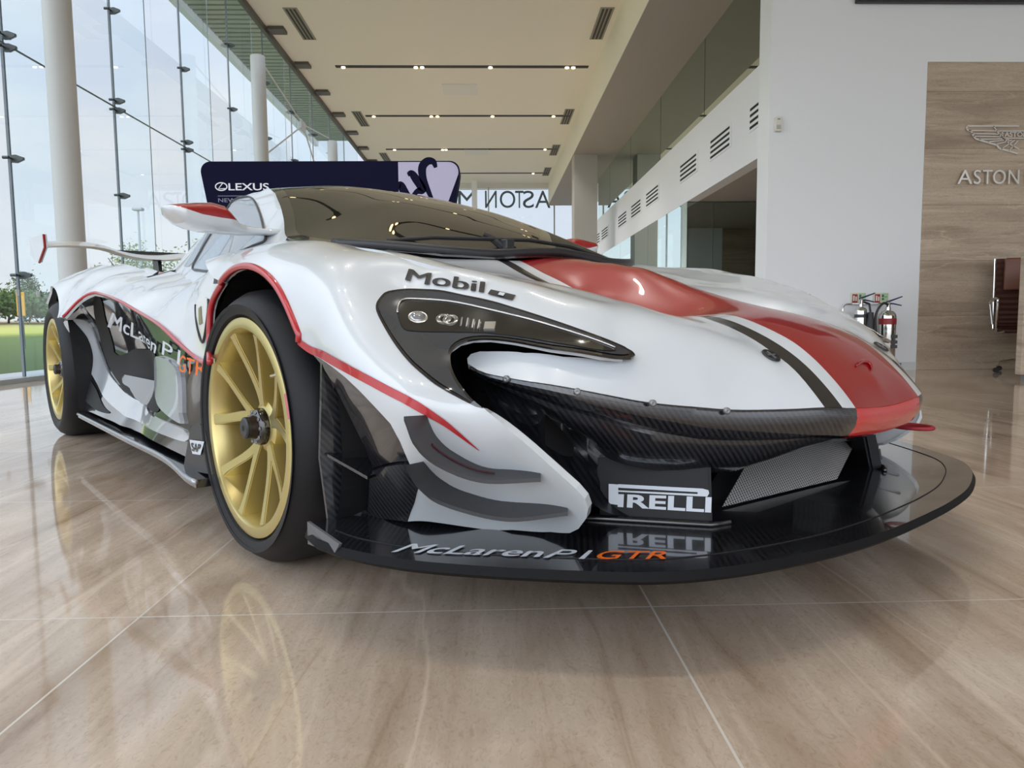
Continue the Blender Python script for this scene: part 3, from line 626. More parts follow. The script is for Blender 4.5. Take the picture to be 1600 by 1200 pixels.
# measured body points and outlines, metres: (forward of front axle, right of centre, up)
DATA = {
 'S_hood': {"n":[0.35,0.0,0.94],"p":[[-0.62,0.8,0.768],[-0.5,0.78,0.78],[-0.36,0.76,0.788],[-0.22,0.735,0.787],[-0.1,0.72,0.782],[0.02,0.715,0.77],[0.3602,0.745,0.7123],[0.4733,0.7,0.6813],[0.5505,0.66,0.6563],[0.6172,0.615,0.6341],[0.6968,0.55,0.6072],[0.7399,0.513,0.5926],[0.7657,0.525,0.5662],[0.7998,0.538,0.5335],[0.8324,0.545,0.5127],[-0.1,0.0,0.79],[0.06,0.0,0.772],[0.18,0.0,0.757],[0.31,0.0,0.737],[0.42,0.0,0.716],[0.52,0.0,0.68],[0.62,0.0,0.645],[0.7,0.0,0.622],[0.78,0.0,0.6],[0.89,0.0,0.566],[0.95,0.0,0.535],[1.02,0.0,0.474],[1.055,0.0,0.435],[0.06,0.155,0.759],[0.18,0.155,0.712],[0.31,0.155,0.66],[0.42,0.155,0.632],[0.52,0.155,0.608],[0.62,0.155,0.585],[0.7,0.155,0.582],[0.8,0.155,0.582],[0.88,0.155,0.556],[0.95,0.155,0.522],[1.02,0.155,0.464],[0.0,0.28,0.765],[0.06,0.25,0.755],[0.18,0.26,0.706],[0.31,0.26,0.665],[0.42,0.26,0.625],[0.52,0.26,0.592],[0.62,0.26,0.565],[0.68,0.26,0.56],[0.75,0.25,0.582],[0.8,0.25,0.57],[0.88,0.25,0.54],[0.95,0.25,0.499],[1.005,0.25,0.455],[-0.12,0.64,0.79],[0.0,0.62,0.757],[0.12,0.6,0.735],[0.22,0.56,0.715],[0.33,0.51,0.692],[0.43,0.46,0.673],[0.52,0.41,0.653],[0.61,0.38,0.628],[0.7,0.36,0.604],[0.75,0.345,0.588],[1.081,0.0,0.39],[1.081,0.0268,0.3904],[1.0811,0.0547,0.3913],[1.0809,0.0826,0.3927],[1.0805,0.1094,0.3942],[1.0796,0.1339,0.3957],[1.078,0.155,0.397],[1.0734,0.1851,0.3994],[1.0669,0.2062,0.4017],[1.058,0.228,0.4033],[1.0494,0.2473,0.4036],[1.0393,0.2669,0.4034],[1.0281,0.2871,0.403],[1.0164,0.308,0.4029],[1.0038,0.33,0.403],[0.99,0.3529,0.4033],[0.9763,0.3758,0.4038],[0.9636,0.398,0.4049],[0.9524,0.4191,0.4066],[0.942,0.4395,0.4089],[0.9321,0.4597,0.4116],[0.9222,0.48,0.4143],[0.9127,0.5008,0.4169],[0.9035,0.5217,0.4197],[0.8942,0.5423,0.4227],[0.8844,0.562,0.4261],[0.874,0.5807,0.43],[0.8633,0.5986,0.4343],[0.852,0.6158,0.4388],[0.8399,0.632,0.443],[0.8221,0.6524,0.4484],[0.803,0.6713,0.4535],[0.7833,0.688,0.458],[0.7631,0.7022,0.4615],[0.7423,0.7143,0.4642],[0.7215,0.725,0.4671],[0.6999,0.7348,0.4703],[0.6784,0.7432,0.4736],[0.6598,0.75,0.4771],[0.6403,0.7559,0.4831],[0.6242,0.76,0.4892],[0.2,0.645,0.735],[0.3,0.63,0.718],[0.4,0.6,0.694],[0.5,0.54,0.663],[0.6,0.5,0.638],[0.68,0.46,0.614],[0.33,0.7,0.722],[0.43,0.66,0.693],[0.53,0.6,0.665],[0.63,0.555,0.634],[0.8502,0.415,0.5512],[0.9141,0.345,0.518],[0.9713,0.285,0.4875],[0.5895,0.73,0.5114],[0.6363,0.715,0.517],[0.7002,0.69,0.5142],[0.7563,0.645,0.5059],[0.8061,0.595,0.5008],[0.8367,0.55,0.4988],[0.6958,0.718,0.4926],[0.7764,0.665,0.4794],[0.8596,0.55,0.4679],[0.9251,0.445,0.4535],[-0.2,0.62,0.785],[-0.36,0.66,0.787],[-0.5,0.7,0.782],[-0.62,0.78,0.77],[-0.3,0.76,0.789],[-0.12,0.74,0.785],[-0.62,-0.8,0.768],[-0.5,-0.78,0.78],[-0.36,-0.76,0.788],[-0.22,-0.735,0.787],[-0.1,-0.72,0.782],[0.02,-0.715,0.77],[0.3602,-0.745,0.7123],[0.4733,-0.7,0.6813],[0.5505,-0.66,0.6563],[0.6172,-0.615,0.6341],[0.6968,-0.55,0.6072],[0.7399,-0.513,0.5926],[0.7657,-0.525,0.5662],[0.7998,-0.538,0.5335],[0.8324,-0.545,0.5127],[0.06,-0.155,0.759],[0.18,-0.155,0.712],[0.31,-0.155,0.66],[0.42,-0.155,0.632],[0.52,-0.155,0.608],[0.62,-0.155,0.585],[0.7,-0.155,0.582],[0.8,-0.155,0.582],[0.88,-0.155,0.556],[0.95,-0.155,0.522],[1.02,-0.155,0.464],[0.0,-0.28,0.765],[0.06,-0.25,0.755],[0.18,-0.26,0.706],[0.31,-0.26,0.665],[0.42,-0.26,0.625],[0.52,-0.26,0.592],[0.62,-0.26,0.565],[0.68,-0.26,0.56],[0.75,-0.25,0.582],[0.8,-0.25,0.57],[0.88,-0.25,0.54],[0.95,-0.25,0.499],[1.005,-0.25,0.455],[-0.12,-0.64,0.79],[0.0,-0.62,0.757],[0.12,-0.6,0.735],[0.22,-0.56,0.715],[0.33,-0.51,0.692],[0.43,-0.46,0.673],[0.52,-0.41,0.653],[0.61,-0.38,0.628],[0.7,-0.36,0.604],[0.75,-0.345,0.588],[1.081,-0.0268,0.3904],[1.0811,-0.0547,0.3913],[1.0809,-0.0826,0.3927],[1.0805,-0.1094,0.3942],[1.0796,-0.1339,0.3957],[1.078,-0.155,0.397],[1.0734,-0.1851,0.3994],[1.0669,-0.2062,0.4017],[1.058,-0.228,0.4033],[1.0494,-0.2473,0.4036],[1.0393,-0.2669,0.4034],[1.0281,-0.2871,0.403],[1.0164,-0.308,0.4029],[1.0038,-0.33,0.403],[0.99,-0.3529,0.4033],[0.9763,-0.3758,0.4038],[0.9636,-0.398,0.4049],[0.9524,-0.4191,0.4066],[0.942,-0.4395,0.4089],[0.9321,-0.4597,0.4116],[0.9222,-0.48,0.4143],[0.9127,-0.5008,0.4169],[0.9035,-0.5217,0.4197],[0.8942,-0.5423,0.4227],[0.8844,-0.562,0.4261],[0.874,-0.5807,0.43],[0.8633,-0.5986,0.4343],[0.852,-0.6158,0.4388],[0.8399,-0.632,0.443],[0.8221,-0.6524,0.4484],[0.803,-0.6713,0.4535],[0.7833,-0.688,0.458],[0.7631,-0.7022,0.4615],[0.7423,-0.7143,0.4642],[0.7215,-0.725,0.4671],[0.6999,-0.7348,0.4703],[0.6784,-0.7432,0.4736],[0.6598,-0.75,0.4771],[0.6403,-0.7559,0.4831],[0.6242,-0.76,0.4892],[0.2,-0.645,0.735],[0.3,-0.63,0.718],[0.4,-0.6,0.694],[0.5,-0.54,0.663],[0.6,-0.5,0.638],[0.68,-0.46,0.614],[0.33,-0.7,0.722],[0.43,-0.66,0.693],[0.53,-0.6,0.665],[0.63,-0.555,0.634],[0.8502,-0.415,0.5512],[0.9141,-0.345,0.518],[0.9713,-0.285,0.4875],[0.5895,-0.73,0.5114],[0.6363,-0.715,0.517],[0.7002,-0.69,0.5142],[0.7563,-0.645,0.5059],[0.8061,-0.595,0.5008],[0.8367,-0.55,0.4988],[0.6958,-0.718,0.4926],[0.7764,-0.665,0.4794],[0.8596,-0.55,0.4679],[0.9251,-0.445,0.4535],[-0.2,-0.62,0.785],[-0.36,-0.66,0.787],[-0.5,-0.7,0.782],[-0.62,-0.78,0.77],[-0.3,-0.76,0.789],[-0.12,-0.74,0.785]],"lam":0.002,"npin":113},
 'S_fender': {"n":[0.5,0.68,0.54],"p":[[-0.62,0.8,0.768],[-0.5,0.78,0.78],[-0.36,0.76,0.788],[-0.22,0.735,0.787],[-0.1,0.72,0.782],[0.02,0.715,0.77],[0.3602,0.745,0.7123],[0.4733,0.7,0.6813],[0.5505,0.66,0.6563],[0.6172,0.615,0.6341],[0.6968,0.55,0.6072],[0.7399,0.513,0.5926],[0.7657,0.525,0.5662],[0.7998,0.538,0.5335],[0.8324,0.545,0.5127],[-0.05,0.8,0.785],[0.1,0.795,0.772],[-0.45,0.93,0.74],[-0.3,0.93,0.742],[-0.15,0.92,0.748],[0.4724,0.865,0.6023],[0.4456,0.83,0.6221],[0.4337,0.785,0.6336],[0.4636,0.758,0.6343],[0.5433,0.72,0.622],[0.6391,0.668,0.6025],[0.7242,0.613,0.5719],[0.7993,0.57,0.5354],[0.8376,0.542,0.508],[0.5263,0.88,0.5533],[0.6404,0.892,0.4871],[0.6928,0.875,0.4535],[0.7318,0.85,0.4271],[0.7587,0.83,0.4135],[-0.2539,0.948,0.6087],[-0.2101,0.953,0.6342],[-0.1266,0.957,0.6727],[-0.0444,0.96,0.6931],[0.0257,0.958,0.7009],[0.0957,0.957,0.6895],[0.1485,0.957,0.667],[0.2008,0.957,0.6305],[0.2501,0.957,0.5877],[0.2855,0.957,0.5545],[0.3087,0.957,0.5364],[0.403,0.957,0.5143],[0.4986,0.957,0.4933],[0.588,0.95,0.4697],[0.6637,0.94,0.4485],[0.6894,0.91,0.4253],[0.7131,0.885,0.4034],[0.7268,0.862,0.3817],[0.7382,0.83,0.3528],[0.3227,0.957,0.5211],[0.4513,0.955,0.4937],[0.5387,0.95,0.4506],[0.6055,0.925,0.3964],[0.618,0.895,0.3196],[0.6093,0.87,0.2734],[0.5116,0.835,0.1805],[0.811,0.825,0.3947],[0.8379,0.8,0.3632],[0.8669,0.77,0.3261],[0.8864,0.745,0.2955],[0.8934,0.725,0.2665],[0.8513,0.69,0.2239],[0.7919,0.665,0.1851],[0.4068,0.9,0.6536],[0.4986,0.925,0.5539],[0.4187,0.935,0.6029],[0.5883,0.925,0.4978],[0.2994,0.93,0.6709],[0.6682,0.79,0.2708],[0.6454,0.735,0.1932],[0.748,0.765,0.3035],[0.6583,0.84,0.3004],[0.1165,0.92,0.724],[0.6187,0.8,0.517],[0.6418,0.75,0.5411],[0.7395,0.645,0.5304],[0.685,0.835,0.4693],[0.323,0.945,0.5156],[0.3414,0.935,0.495],[0.3992,0.92,0.4264],[0.4504,0.905,0.3472],[0.4707,0.89,0.2872],[0.7452,0.669,0.178],[0.6871,0.7142,0.178],[0.6209,0.7551,0.178],[0.5645,0.7907,0.178],[0.5039,0.8302,0.178],[-0.12,0.64,0.79],[0.0,0.62,0.757],[0.12,0.6,0.735],[0.22,0.56,0.715],[0.33,0.51,0.692],[0.43,0.46,0.673],[0.52,0.41,0.653],[0.61,0.38,0.628]],"lam":0.004,"npin":15},
 'L_fender': [[-0.62,0.8001,0.768],[-0.4999,0.7801,0.7801],[-0.36,0.7601,0.788],[-0.2199,0.7351,0.7871],[-0.0998,0.7203,0.7822],[0.02,0.7151,0.77],[0.3592,0.7444,0.7124],[0.4,0.7143,0.6987],[0.4722,0.6992,0.6814],[0.5502,0.6597,0.6564],[0.617,0.6148,0.6341],[0.6968,0.55,0.6072],[0.7392,0.5123,0.5926],[0.7658,0.5252,0.5662],[0.8001,0.5384,0.5335],[0.8285,0.5441,0.515],[0.8384,0.5701,0.5079],[0.8202,0.6106,0.5135],[0.7479,0.6695,0.5277],[0.6895,0.712,0.5402],[0.6533,0.7361,0.5445],[0.6282,0.7576,0.5435],[0.6163,0.7773,0.5378],[0.6166,0.7983,0.5264],[0.6324,0.8179,0.511],[0.658,0.8352,0.493],[0.6863,0.8455,0.4734],[0.7142,0.8499,0.4554],[0.7334,0.8469,0.4412],[0.7428,0.8433,0.434],[0.7586,0.8352,0.427],[0.7798,0.8263,0.4108],[0.801,0.8165,0.3938],[0.8314,0.7942,0.3627],[0.8599,0.7632,0.324],[0.8804,0.7389,0.2946],[0.8874,0.7248,0.2762],[0.8835,0.7129,0.257],[0.8674,0.7006,0.2349],[0.8341,0.6851,0.2066],[0.8027,0.6758,0.1897],[0.7553,0.6786,0.1821],[0.6822,0.71,0.1761],[0.6007,0.7709,0.178],[0.5081,0.8328,0.1794],[0.5514,0.8477,0.2226],[0.6,0.8639,0.2708],[0.6111,0.8802,0.2989],[0.6144,0.8927,0.3188],[0.62,0.9151,0.3628],[0.6115,0.9287,0.3951],[0.5769,0.9399,0.4238],[0.532,0.9463,0.451],[0.4876,0.9481,0.471],[0.4359,0.9474,0.4879],[0.3815,0.9471,0.5032],[0.3283,0.9488,0.5158],[0.3057,0.955,0.535],[0.309,0.9553,0.5495],[0.2996,0.9562,0.5619],[0.2898,0.9566,0.5739],[0.2794,0.9565,0.5855],[0.2685,0.9561,0.5967],[0.2573,0.9556,0.6074],[0.2455,0.955,0.6176],[0.2334,0.9544,0.6274],[0.2209,0.9537,0.6366],[0.2081,0.953,0.6454],[0.1948,0.9526,0.6536],[0.1813,0.9523,0.6612],[0.1675,0.9521,0.6683],[0.1533,0.9521,0.6749],[0.139,0.9521,0.6808],[0.1244,0.9522,0.6862],[0.1096,0.9524,0.691],[0.0946,0.9527,0.6951],[0.0794,0.9529,0.6987],[0.0641,0.9531,0.7016],[0.0488,0.9534,0.7039],[0.0333,0.9536,0.7055],[0.0178,0.9537,0.7066],[0.0022,0.9536,0.707],[-0.0133,0.9535,0.7068],[-0.0289,0.9535,0.7059],[-0.0443,0.9535,0.7044],[-0.0598,0.9534,0.7023],[-0.0751,0.9533,0.6996],[-0.0903,0.9532,0.6962],[-0.1053,0.9531,0.6922],[-0.1202,0.9529,0.6876],[-0.1348,0.9527,0.6824],[-0.1493,0.9524,0.6766],[-0.1175,0.9568,0.677],[-0.2442,0.9423,0.6955],[-0.3551,0.9216,0.7433],[-0.4985,0.8621,0.7597]],
 'L_arch_f': [[0.3057,0.955,0.535],[0.309,0.9553,0.5495],[0.2996,0.9562,0.5619],[0.2898,0.9566,0.5739],[0.2794,0.9565,0.5855],[0.2685,0.9561,0.5967],[0.2573,0.9556,0.6074],[0.2455,0.955,0.6176],[0.2334,0.9544,0.6274],[0.2209,0.9537,0.6366],[0.2081,0.953,0.6454],[0.1948,0.9526,0.6536],[0.1813,0.9523,0.6612],[0.1675,0.9521,0.6683],[0.1533,0.9521,0.6749],[0.139,0.9521,0.6808],[0.1244,0.9522,0.6862],[0.1096,0.9524,0.691],[0.0946,0.9527,0.6951],[0.0794,0.9529,0.6987],[0.0641,0.9531,0.7016],[0.0488,0.9534,0.7039],[0.0333,0.9536,0.7055],[0.0178,0.9537,0.7066],[0.0022,0.9536,0.707],[-0.0133,0.9535,0.7068],[-0.0289,0.9535,0.7059],[-0.0443,0.9535,0.7044],[-0.0598,0.9534,0.7023],[-0.0751,0.9533,0.6996],[-0.0903,0.9532,0.6962],[-0.1053,0.9531,0.6922],[-0.1202,0.9529,0.6876],[-0.1348,0.9527,0.6824],[-0.1493,0.9524,0.6766],[-0.1175,0.9568,0.677]],
 'L_hl_outer': [[0.4864,0.8763,0.5873],[0.4655,0.868,0.6049],[0.449,0.8495,0.6205],[0.4365,0.8227,0.6346],[0.4448,0.7795,0.6404],[0.4911,0.7453,0.6374],[0.5532,0.7147,0.6243],[0.6047,0.688,0.6118],[0.6404,0.6692,0.6],[0.7044,0.6277,0.5758],[0.7651,0.5856,0.5498],[0.815,0.5427,0.523],[0.8385,0.5414,0.5104],[0.8474,0.5538,0.5052],[0.8474,0.5753,0.5037],[0.8278,0.6189,0.5094],[0.755,0.6764,0.5234],[0.6943,0.7163,0.5357],[0.6576,0.7397,0.5398],[0.6344,0.7594,0.5388],[0.6233,0.778,0.5331],[0.6231,0.7973,0.523],[0.6351,0.8134,0.5109],[0.6593,0.8297,0.4939],[0.6864,0.8401,0.4753],[0.7157,0.8455,0.4574],[0.7378,0.8434,0.4412],[0.7575,0.8358,0.427],[0.7476,0.8416,0.4288],[0.7194,0.8594,0.4433],[0.6818,0.8804,0.4653],[0.647,0.8897,0.4862],[0.6166,0.8922,0.5031],[0.5753,0.8899,0.5271],[0.5319,0.8833,0.5534]],
 'L_hl_in': [[0.4868,0.871,0.5885],[0.4684,0.864,0.6036],[0.4543,0.8476,0.6166],[0.4423,0.8234,0.6293],[0.4495,0.7827,0.635],[0.4955,0.7485,0.632],[0.5574,0.718,0.6191],[0.6089,0.6914,0.6067],[0.6444,0.6727,0.595],[0.7082,0.6313,0.5709],[0.7695,0.5904,0.5451],[0.8163,0.5534,0.521],[0.8335,0.5499,0.5118],[0.8384,0.5701,0.5079],[0.8202,0.6106,0.5135],[0.7479,0.6695,0.5277],[0.6895,0.712,0.5402],[0.6533,0.7361,0.5445],[0.6282,0.7576,0.5435],[0.6163,0.7773,0.5378],[0.6166,0.7983,0.5264],[0.6324,0.8179,0.511],[0.658,0.8352,0.493],[0.6863,0.8455,0.4734],[0.7142,0.8499,0.4554],[0.7334,0.8469,0.4412],[0.7428,0.8433,0.434],[0.7164,0.8572,0.4483],[0.6793,0.8746,0.4692],[0.6434,0.8832,0.4902],[0.6128,0.8857,0.5072],[0.5733,0.8832,0.5303],[0.5314,0.8775,0.5557]],
 'L_hl_lamp': [[0.5003,0.8408,0.5871],[0.4767,0.8214,0.6062],[0.4706,0.8041,0.6141],[0.4919,0.7772,0.6139],[0.5482,0.7395,0.6077],[0.6215,0.7019,0.5903],[0.6861,0.6606,0.5712],[0.7464,0.6182,0.549],[0.7888,0.5936,0.5323],[0.8221,0.5743,0.5158],[0.8105,0.6171,0.517],[0.7431,0.6649,0.531],[0.6767,0.7168,0.5443],[0.6346,0.7442,0.5493],[0.5897,0.7859,0.5509],[0.5576,0.8366,0.5528],[0.5392,0.8529,0.559]],
 'L_redline': [[0.3047,0.9552,0.5363],[0.3307,0.9496,0.5237],[0.3845,0.9482,0.5135],[0.4874,0.9506,0.492],[0.5793,0.9451,0.4689],[0.6501,0.9316,0.4468],[0.6863,0.908,0.4248],[0.7077,0.8812,0.4025],[0.7201,0.8571,0.3804],[0.7322,0.8254,0.3514]],
 'L_hl_bits': [[0.5278,0.8121,0.5793],[0.5622,0.7755,0.5752],[0.5727,0.7672,0.5732],[0.5934,0.7552,0.5675],[0.6027,0.7484,0.5662],[0.6132,0.7427,0.5637],[0.6228,0.7363,0.5624],[0.6411,0.7245,0.5599]],
 'L_mobil': [[0.4301,0.776,0.6574],[0.5774,0.6901,0.6277],[0.5576,0.6708,0.6493],[0.4152,0.7566,0.6812]],
 'L_mobil_box': [[0.5863,0.6858,0.6249],[0.6305,0.6605,0.6115],[0.6246,0.6454,0.6218],[0.5819,0.674,0.6342]],
 'L_lip': [[1.081,0.0,0.39],[1.081,0.0268,0.3904],[1.0811,0.0547,0.3913],[1.0809,0.0826,0.3927],[1.0805,0.1094,0.3942],[1.0796,0.1339,0.3957],[1.078,0.155,0.397],[1.0734,0.1851,0.3994],[1.0669,0.2062,0.4017],[1.058,0.228,0.4033],[1.0494,0.2473,0.4036],[1.0393,0.2669,0.4034],[1.0281,0.2871,0.403],[1.0164,0.308,0.4029],[1.0038,0.33,0.403],[0.99,0.3529,0.4033],[0.9763,0.3758,0.4038],[0.9636,0.398,0.4049],[0.9524,0.4191,0.4066],[0.942,0.4395,0.4089],[0.9321,0.4597,0.4116],[0.9222,0.48,0.4143],[0.9127,0.5008,0.4169],[0.9035,0.5217,0.4197],[0.8942,0.5423,0.4227],[0.8844,0.562,0.4261],[0.874,0.5807,0.43],[0.8633,0.5986,0.4343],[0.852,0.6158,0.4388],[0.8399,0.632,0.443],[0.8221,0.6524,0.4484],[0.803,0.6713,0.4535],[0.7833,0.688,0.458],[0.7631,0.7022,0.4615],[0.7423,0.7143,0.4642],[0.7215,0.725,0.4671],[0.6999,0.7348,0.4703],[0.6784,0.7432,0.4736],[0.6598,0.75,0.4771],[0.6403,0.7559,0.4831],[0.6242,0.76,0.4892]],
 'L_hood': [[0.0846,0.0,0.7688],[0.0788,0.15,0.7538],[0.0727,0.25,0.7507],[0.0245,0.4,0.7503],[-0.0645,0.52,0.7678],[-0.1997,0.6,0.7857],[-0.3593,0.645,0.7869],[-0.5009,0.68,0.7825],[-0.6169,0.8,0.7682],[-0.5,0.78,0.78],[-0.36,0.76,0.788],[-0.22,0.735,0.787],[-0.1,0.72,0.7821],[0.02,0.715,0.77],[0.3601,0.7449,0.7123],[0.412,0.7222,0.6976],[0.4731,0.6998,0.6813],[0.5502,0.6598,0.6564],[0.617,0.6148,0.6341],[0.6967,0.5499,0.6072],[0.7396,0.5127,0.5926],[0.7651,0.5263,0.5662],[0.7986,0.5403,0.5335],[0.8299,0.5456,0.5139],[0.8384,0.552,0.5001],[0.8062,0.5951,0.5008],[0.757,0.6457,0.5065],[0.6994,0.6893,0.5136],[0.6433,0.7128,0.5159],[0.6108,0.7261,0.5155],[0.5993,0.7391,0.5107],[0.6025,0.7509,0.5027],[0.6146,0.7588,0.4937],[0.6403,0.7559,0.4831],[0.6598,0.75,0.4771],[0.6784,0.7432,0.4736],[0.6999,0.7348,0.4703],[0.7215,0.725,0.4671],[0.7423,0.7143,0.4642],[0.7631,0.7022,0.4615],[0.7833,0.688,0.458],[0.803,0.6713,0.4535],[0.8221,0.6524,0.4484],[0.8399,0.632,0.443],[0.852,0.6158,0.4388],[0.8633,0.5986,0.4343],[0.874,0.5807,0.43],[0.8844,0.562,0.4261],[0.8942,0.5423,0.4227],[0.9035,0.5217,0.4197],[0.9127,0.5008,0.4169],[0.9222,0.48,0.4143],[0.9321,0.4597,0.4116],[0.942,0.4395,0.4089],[0.9524,0.4191,0.4066],[0.9636,0.398,0.4049],[0.9763,0.3758,0.4038],[0.99,0.3529,0.4033],[1.0038,0.33,0.403],[1.0164,0.308,0.4029],[1.0281,0.2871,0.403],[1.0393,0.2669,0.4034],[1.0494,0.2473,0.4036],[1.058,0.228,0.4033],[1.0669,0.2062,0.4017],[1.0734,0.1851,0.3994],[1.078,0.155,0.397],[1.0796,0.1339,0.3957],[1.0805,0.1094,0.3942],[1.0809,0.0826,0.3927],[1.0811,0.0547,0.3913],[1.081,0.0268,0.3904],[1.081,0.0,0.39]],
 'L_canard_up_in': [[0.6886,0.9021,0.4103],[0.6862,0.8789,0.3689],[0.6938,0.844,0.3374],[0.7234,0.7961,0.31],[0.8192,0.7645,0.3135]],
 'L_canard_up_out': [[0.7286,0.9739,0.4199],[0.7291,0.9525,0.372],[0.7317,0.9049,0.3322],[0.76,0.8396,0.3031],[0.8298,0.7714,0.3063]],
 'L_canard_low_in': [[0.6392,0.8777,0.3192],[0.6406,0.8419,0.2837],[0.6554,0.7954,0.255],[0.7008,0.7486,0.2386],[0.8314,0.7125,0.2468]],
 'L_canard_low_out': [[0.688,0.9469,0.3315],[0.6802,0.9162,0.2906],[0.6845,0.8665,0.2525],[0.7467,0.7798,0.2226],[0.8422,0.7203,0.2413]],
 'L_vane_strip': [[0.3305,0.9484,0.5159],[0.3815,0.9471,0.5032],[0.4359,0.9474,0.4879],[0.4876,0.9481,0.471],[0.532,0.9463,0.451],[0.5769,0.9399,0.4238],[0.6115,0.9287,0.3951],[0.62,0.9151,0.3628],[0.6166,0.8928,0.3203],[0.4731,0.8913,0.2878],[0.4718,0.901,0.3154],[0.4616,0.911,0.3492],[0.4461,0.9222,0.3863],[0.4221,0.9316,0.4289],[0.3947,0.9411,0.4681],[0.3612,0.9444,0.4961]],
 'L_vane_low': [[0.4629,0.8886,0.2807],[0.614,0.8912,0.3162],[0.602,0.8652,0.2738],[0.5619,0.85,0.2312],[0.5063,0.8332,0.1791],[0.3788,0.8506,0.1639],[0.4254,0.8704,0.2289]],
 'recess': [[0.2337,0.9,0.4965],[0.2819,0.9,0.4777],[0.327,0.86,0.3619],[0.381,0.84,0.257],[0.3677,0.82,0.1517],[0.0859,0.84,0.1082]],
 'L_mcl_text': [[0.6356,0.9466,0.172],[0.8948,0.7155,0.172],[0.8678,0.6801,0.172],[0.6166,0.8978,0.172]],
 'L_p1_text': [[0.8345,0.7723,0.172],[0.8912,0.7194,0.172],[0.8656,0.6826,0.172],[0.8202,0.7221,0.172]],
 'L_gtr_text': [[0.8976,0.7123,0.172],[0.9773,0.6243,0.172],[0.957,0.5869,0.172],[0.876,0.671,0.172]],
 'bolts': [[[0.7038,0.739,0.4681],[0.389,0.921,0.0]],[[0.8186,0.672,0.4478],[0.676,0.737,0.0]],[[0.9003,0.564,0.4252],[0.885,0.466,0.0]],[[0.9613,0.424,0.4045],[0.887,0.462,0.0]]],
 'intake': [[[0.5865,0.7,0.4493],[0.6508,0.68,0.4369],[0.7168,0.62,0.4174],[0.7647,0.5,0.345],[0.822,0.38,0.2881]],[[0.6405,0.72,0.4045],[0.6555,0.66,0.3754],[0.6698,0.56,0.3275],[0.7286,0.47,0.2775],[0.8066,0.38,0.2497]],[[0.7144,0.72,0.3575],[0.7085,0.65,0.3241],[0.706,0.56,0.267],[0.7376,0.48,0.2202],[0.8378,0.4,0.2117]],[[0.7784,0.7,0.3046],[0.7757,0.64,0.2654],[0.7675,0.57,0.2151],[0.7722,0.5,0.1827],[0.8691,0.4,0.1721]]],
 'pirelli': [[0.7613,0.4972,0.1984],[0.9105,0.3939,0.1974],[0.9076,0.3882,0.2265],[0.7587,0.4924,0.2234]],
 'pirelli_p': [[[0.74,0.5004,0.2425],[0.756,0.4894,0.2421],[0.7618,0.4959,0.2022],[0.7457,0.5066,0.2037]],[[0.7559,0.4893,0.2428],[0.8916,0.3952,0.242],[0.9009,0.3894,0.2395],[0.9027,0.3898,0.2335],[0.9006,0.3929,0.2272],[0.7581,0.4917,0.2278],[0.7576,0.4912,0.2309],[0.8851,0.4026,0.2312],[0.8846,0.402,0.2348],[0.7569,0.4904,0.2359]]],
 'S_canopy': {"n":[0.2,0,1.0],"p":[[0.1,0.0,0.765],[0.0,0.0,0.822],[-0.12,0.0,0.874],[-0.25,0.0,0.924],[-0.4,0.0,0.977],[-0.57,0.0,1.03],[-0.72,0.0,1.07],[-0.87,0.0,1.106],[-1.1,0.0,1.143],[-1.4,0.0,1.155],[-1.8,0.0,1.12],[-2.2,0.0,1.04],[-2.8,0.0,0.9],[0.085,0.15,0.763],[0.075,0.25,0.755],[0.03,0.4,0.762],[-0.06,0.52,0.778],[-0.2,0.6,0.79],[-0.05,0.3,0.81],[-0.25,0.3,0.9],[-0.5,0.3,0.985],[-0.8,0.3,1.065],[-1.1,0.3,1.115],[-1.4,0.36,1.11],[-1.8,0.34,1.07],[-2.2,0.3,1.0],[-2.6,0.25,0.93],[-1.5,0.44,1.06],[-1.9,0.42,1.0],[-2.4,0.4,0.92],[0.1011,-0.15,0.7648],[-0.0148,-0.12,0.8197],[-0.251,-0.1,0.9166],[-0.5658,-0.05,1.0233],[-0.8484,0.06,1.099],[-1.0332,0.16,1.1348],[-1.1178,0.26,1.1358],[-0.5496,0.6,0.8495],[-0.6742,0.555,0.9199],[-0.8018,0.51,0.9849],[-0.9549,0.465,1.0602],[-1.1166,0.425,1.1093],[0.085,-0.15,0.763],[0.075,-0.25,0.755],[0.03,-0.4,0.762],[-0.06,-0.52,0.778],[-0.2,-0.6,0.79],[-0.05,-0.3,0.81],[-0.25,-0.3,0.9],[-0.5,-0.3,0.985],[-0.8,-0.3,1.065],[-1.1,-0.3,1.115],[-1.4,-0.36,1.11],[-1.8,-0.34,1.07],[-2.2,-0.3,1.0],[-2.6,-0.25,0.93],[-1.5,-0.44,1.06],[-1.9,-0.42,1.0],[-2.4,-0.4,0.92],[0.1011,0.15,0.7648],[-0.0148,0.12,0.8197],[-0.251,0.1,0.9166],[-0.5658,0.05,1.0233],[-0.8484,-0.06,1.099],[-1.0332,-0.16,1.1348],[-1.1178,-0.26,1.1358],[-0.5496,-0.6,0.8495],[-0.6742,-0.555,0.9199],[-0.8018,-0.51,0.9849],[-0.9549,-0.465,1.0602],[-1.1166,-0.425,1.1093]],"lam":0.02,"npin":0},
 'L_windscreen': [[0.0913,0.0,0.7717],[0.0867,0.15,0.7663],[0.0767,0.25,0.7583],[0.0295,0.4,0.7623],[-0.0608,0.52,0.7758],[-0.1999,0.6,0.7903],[-0.3608,0.615,0.8162],[-0.5241,0.6111,0.8464],[-0.6743,0.555,0.92],[-0.7965,0.5122,0.984],[-0.9632,0.4615,1.0617],[-1.122,0.4202,1.1093],[-1.22,0.36,1.1198],[-1.2687,0.2,1.1463],[-1.2786,0.0,1.157]],
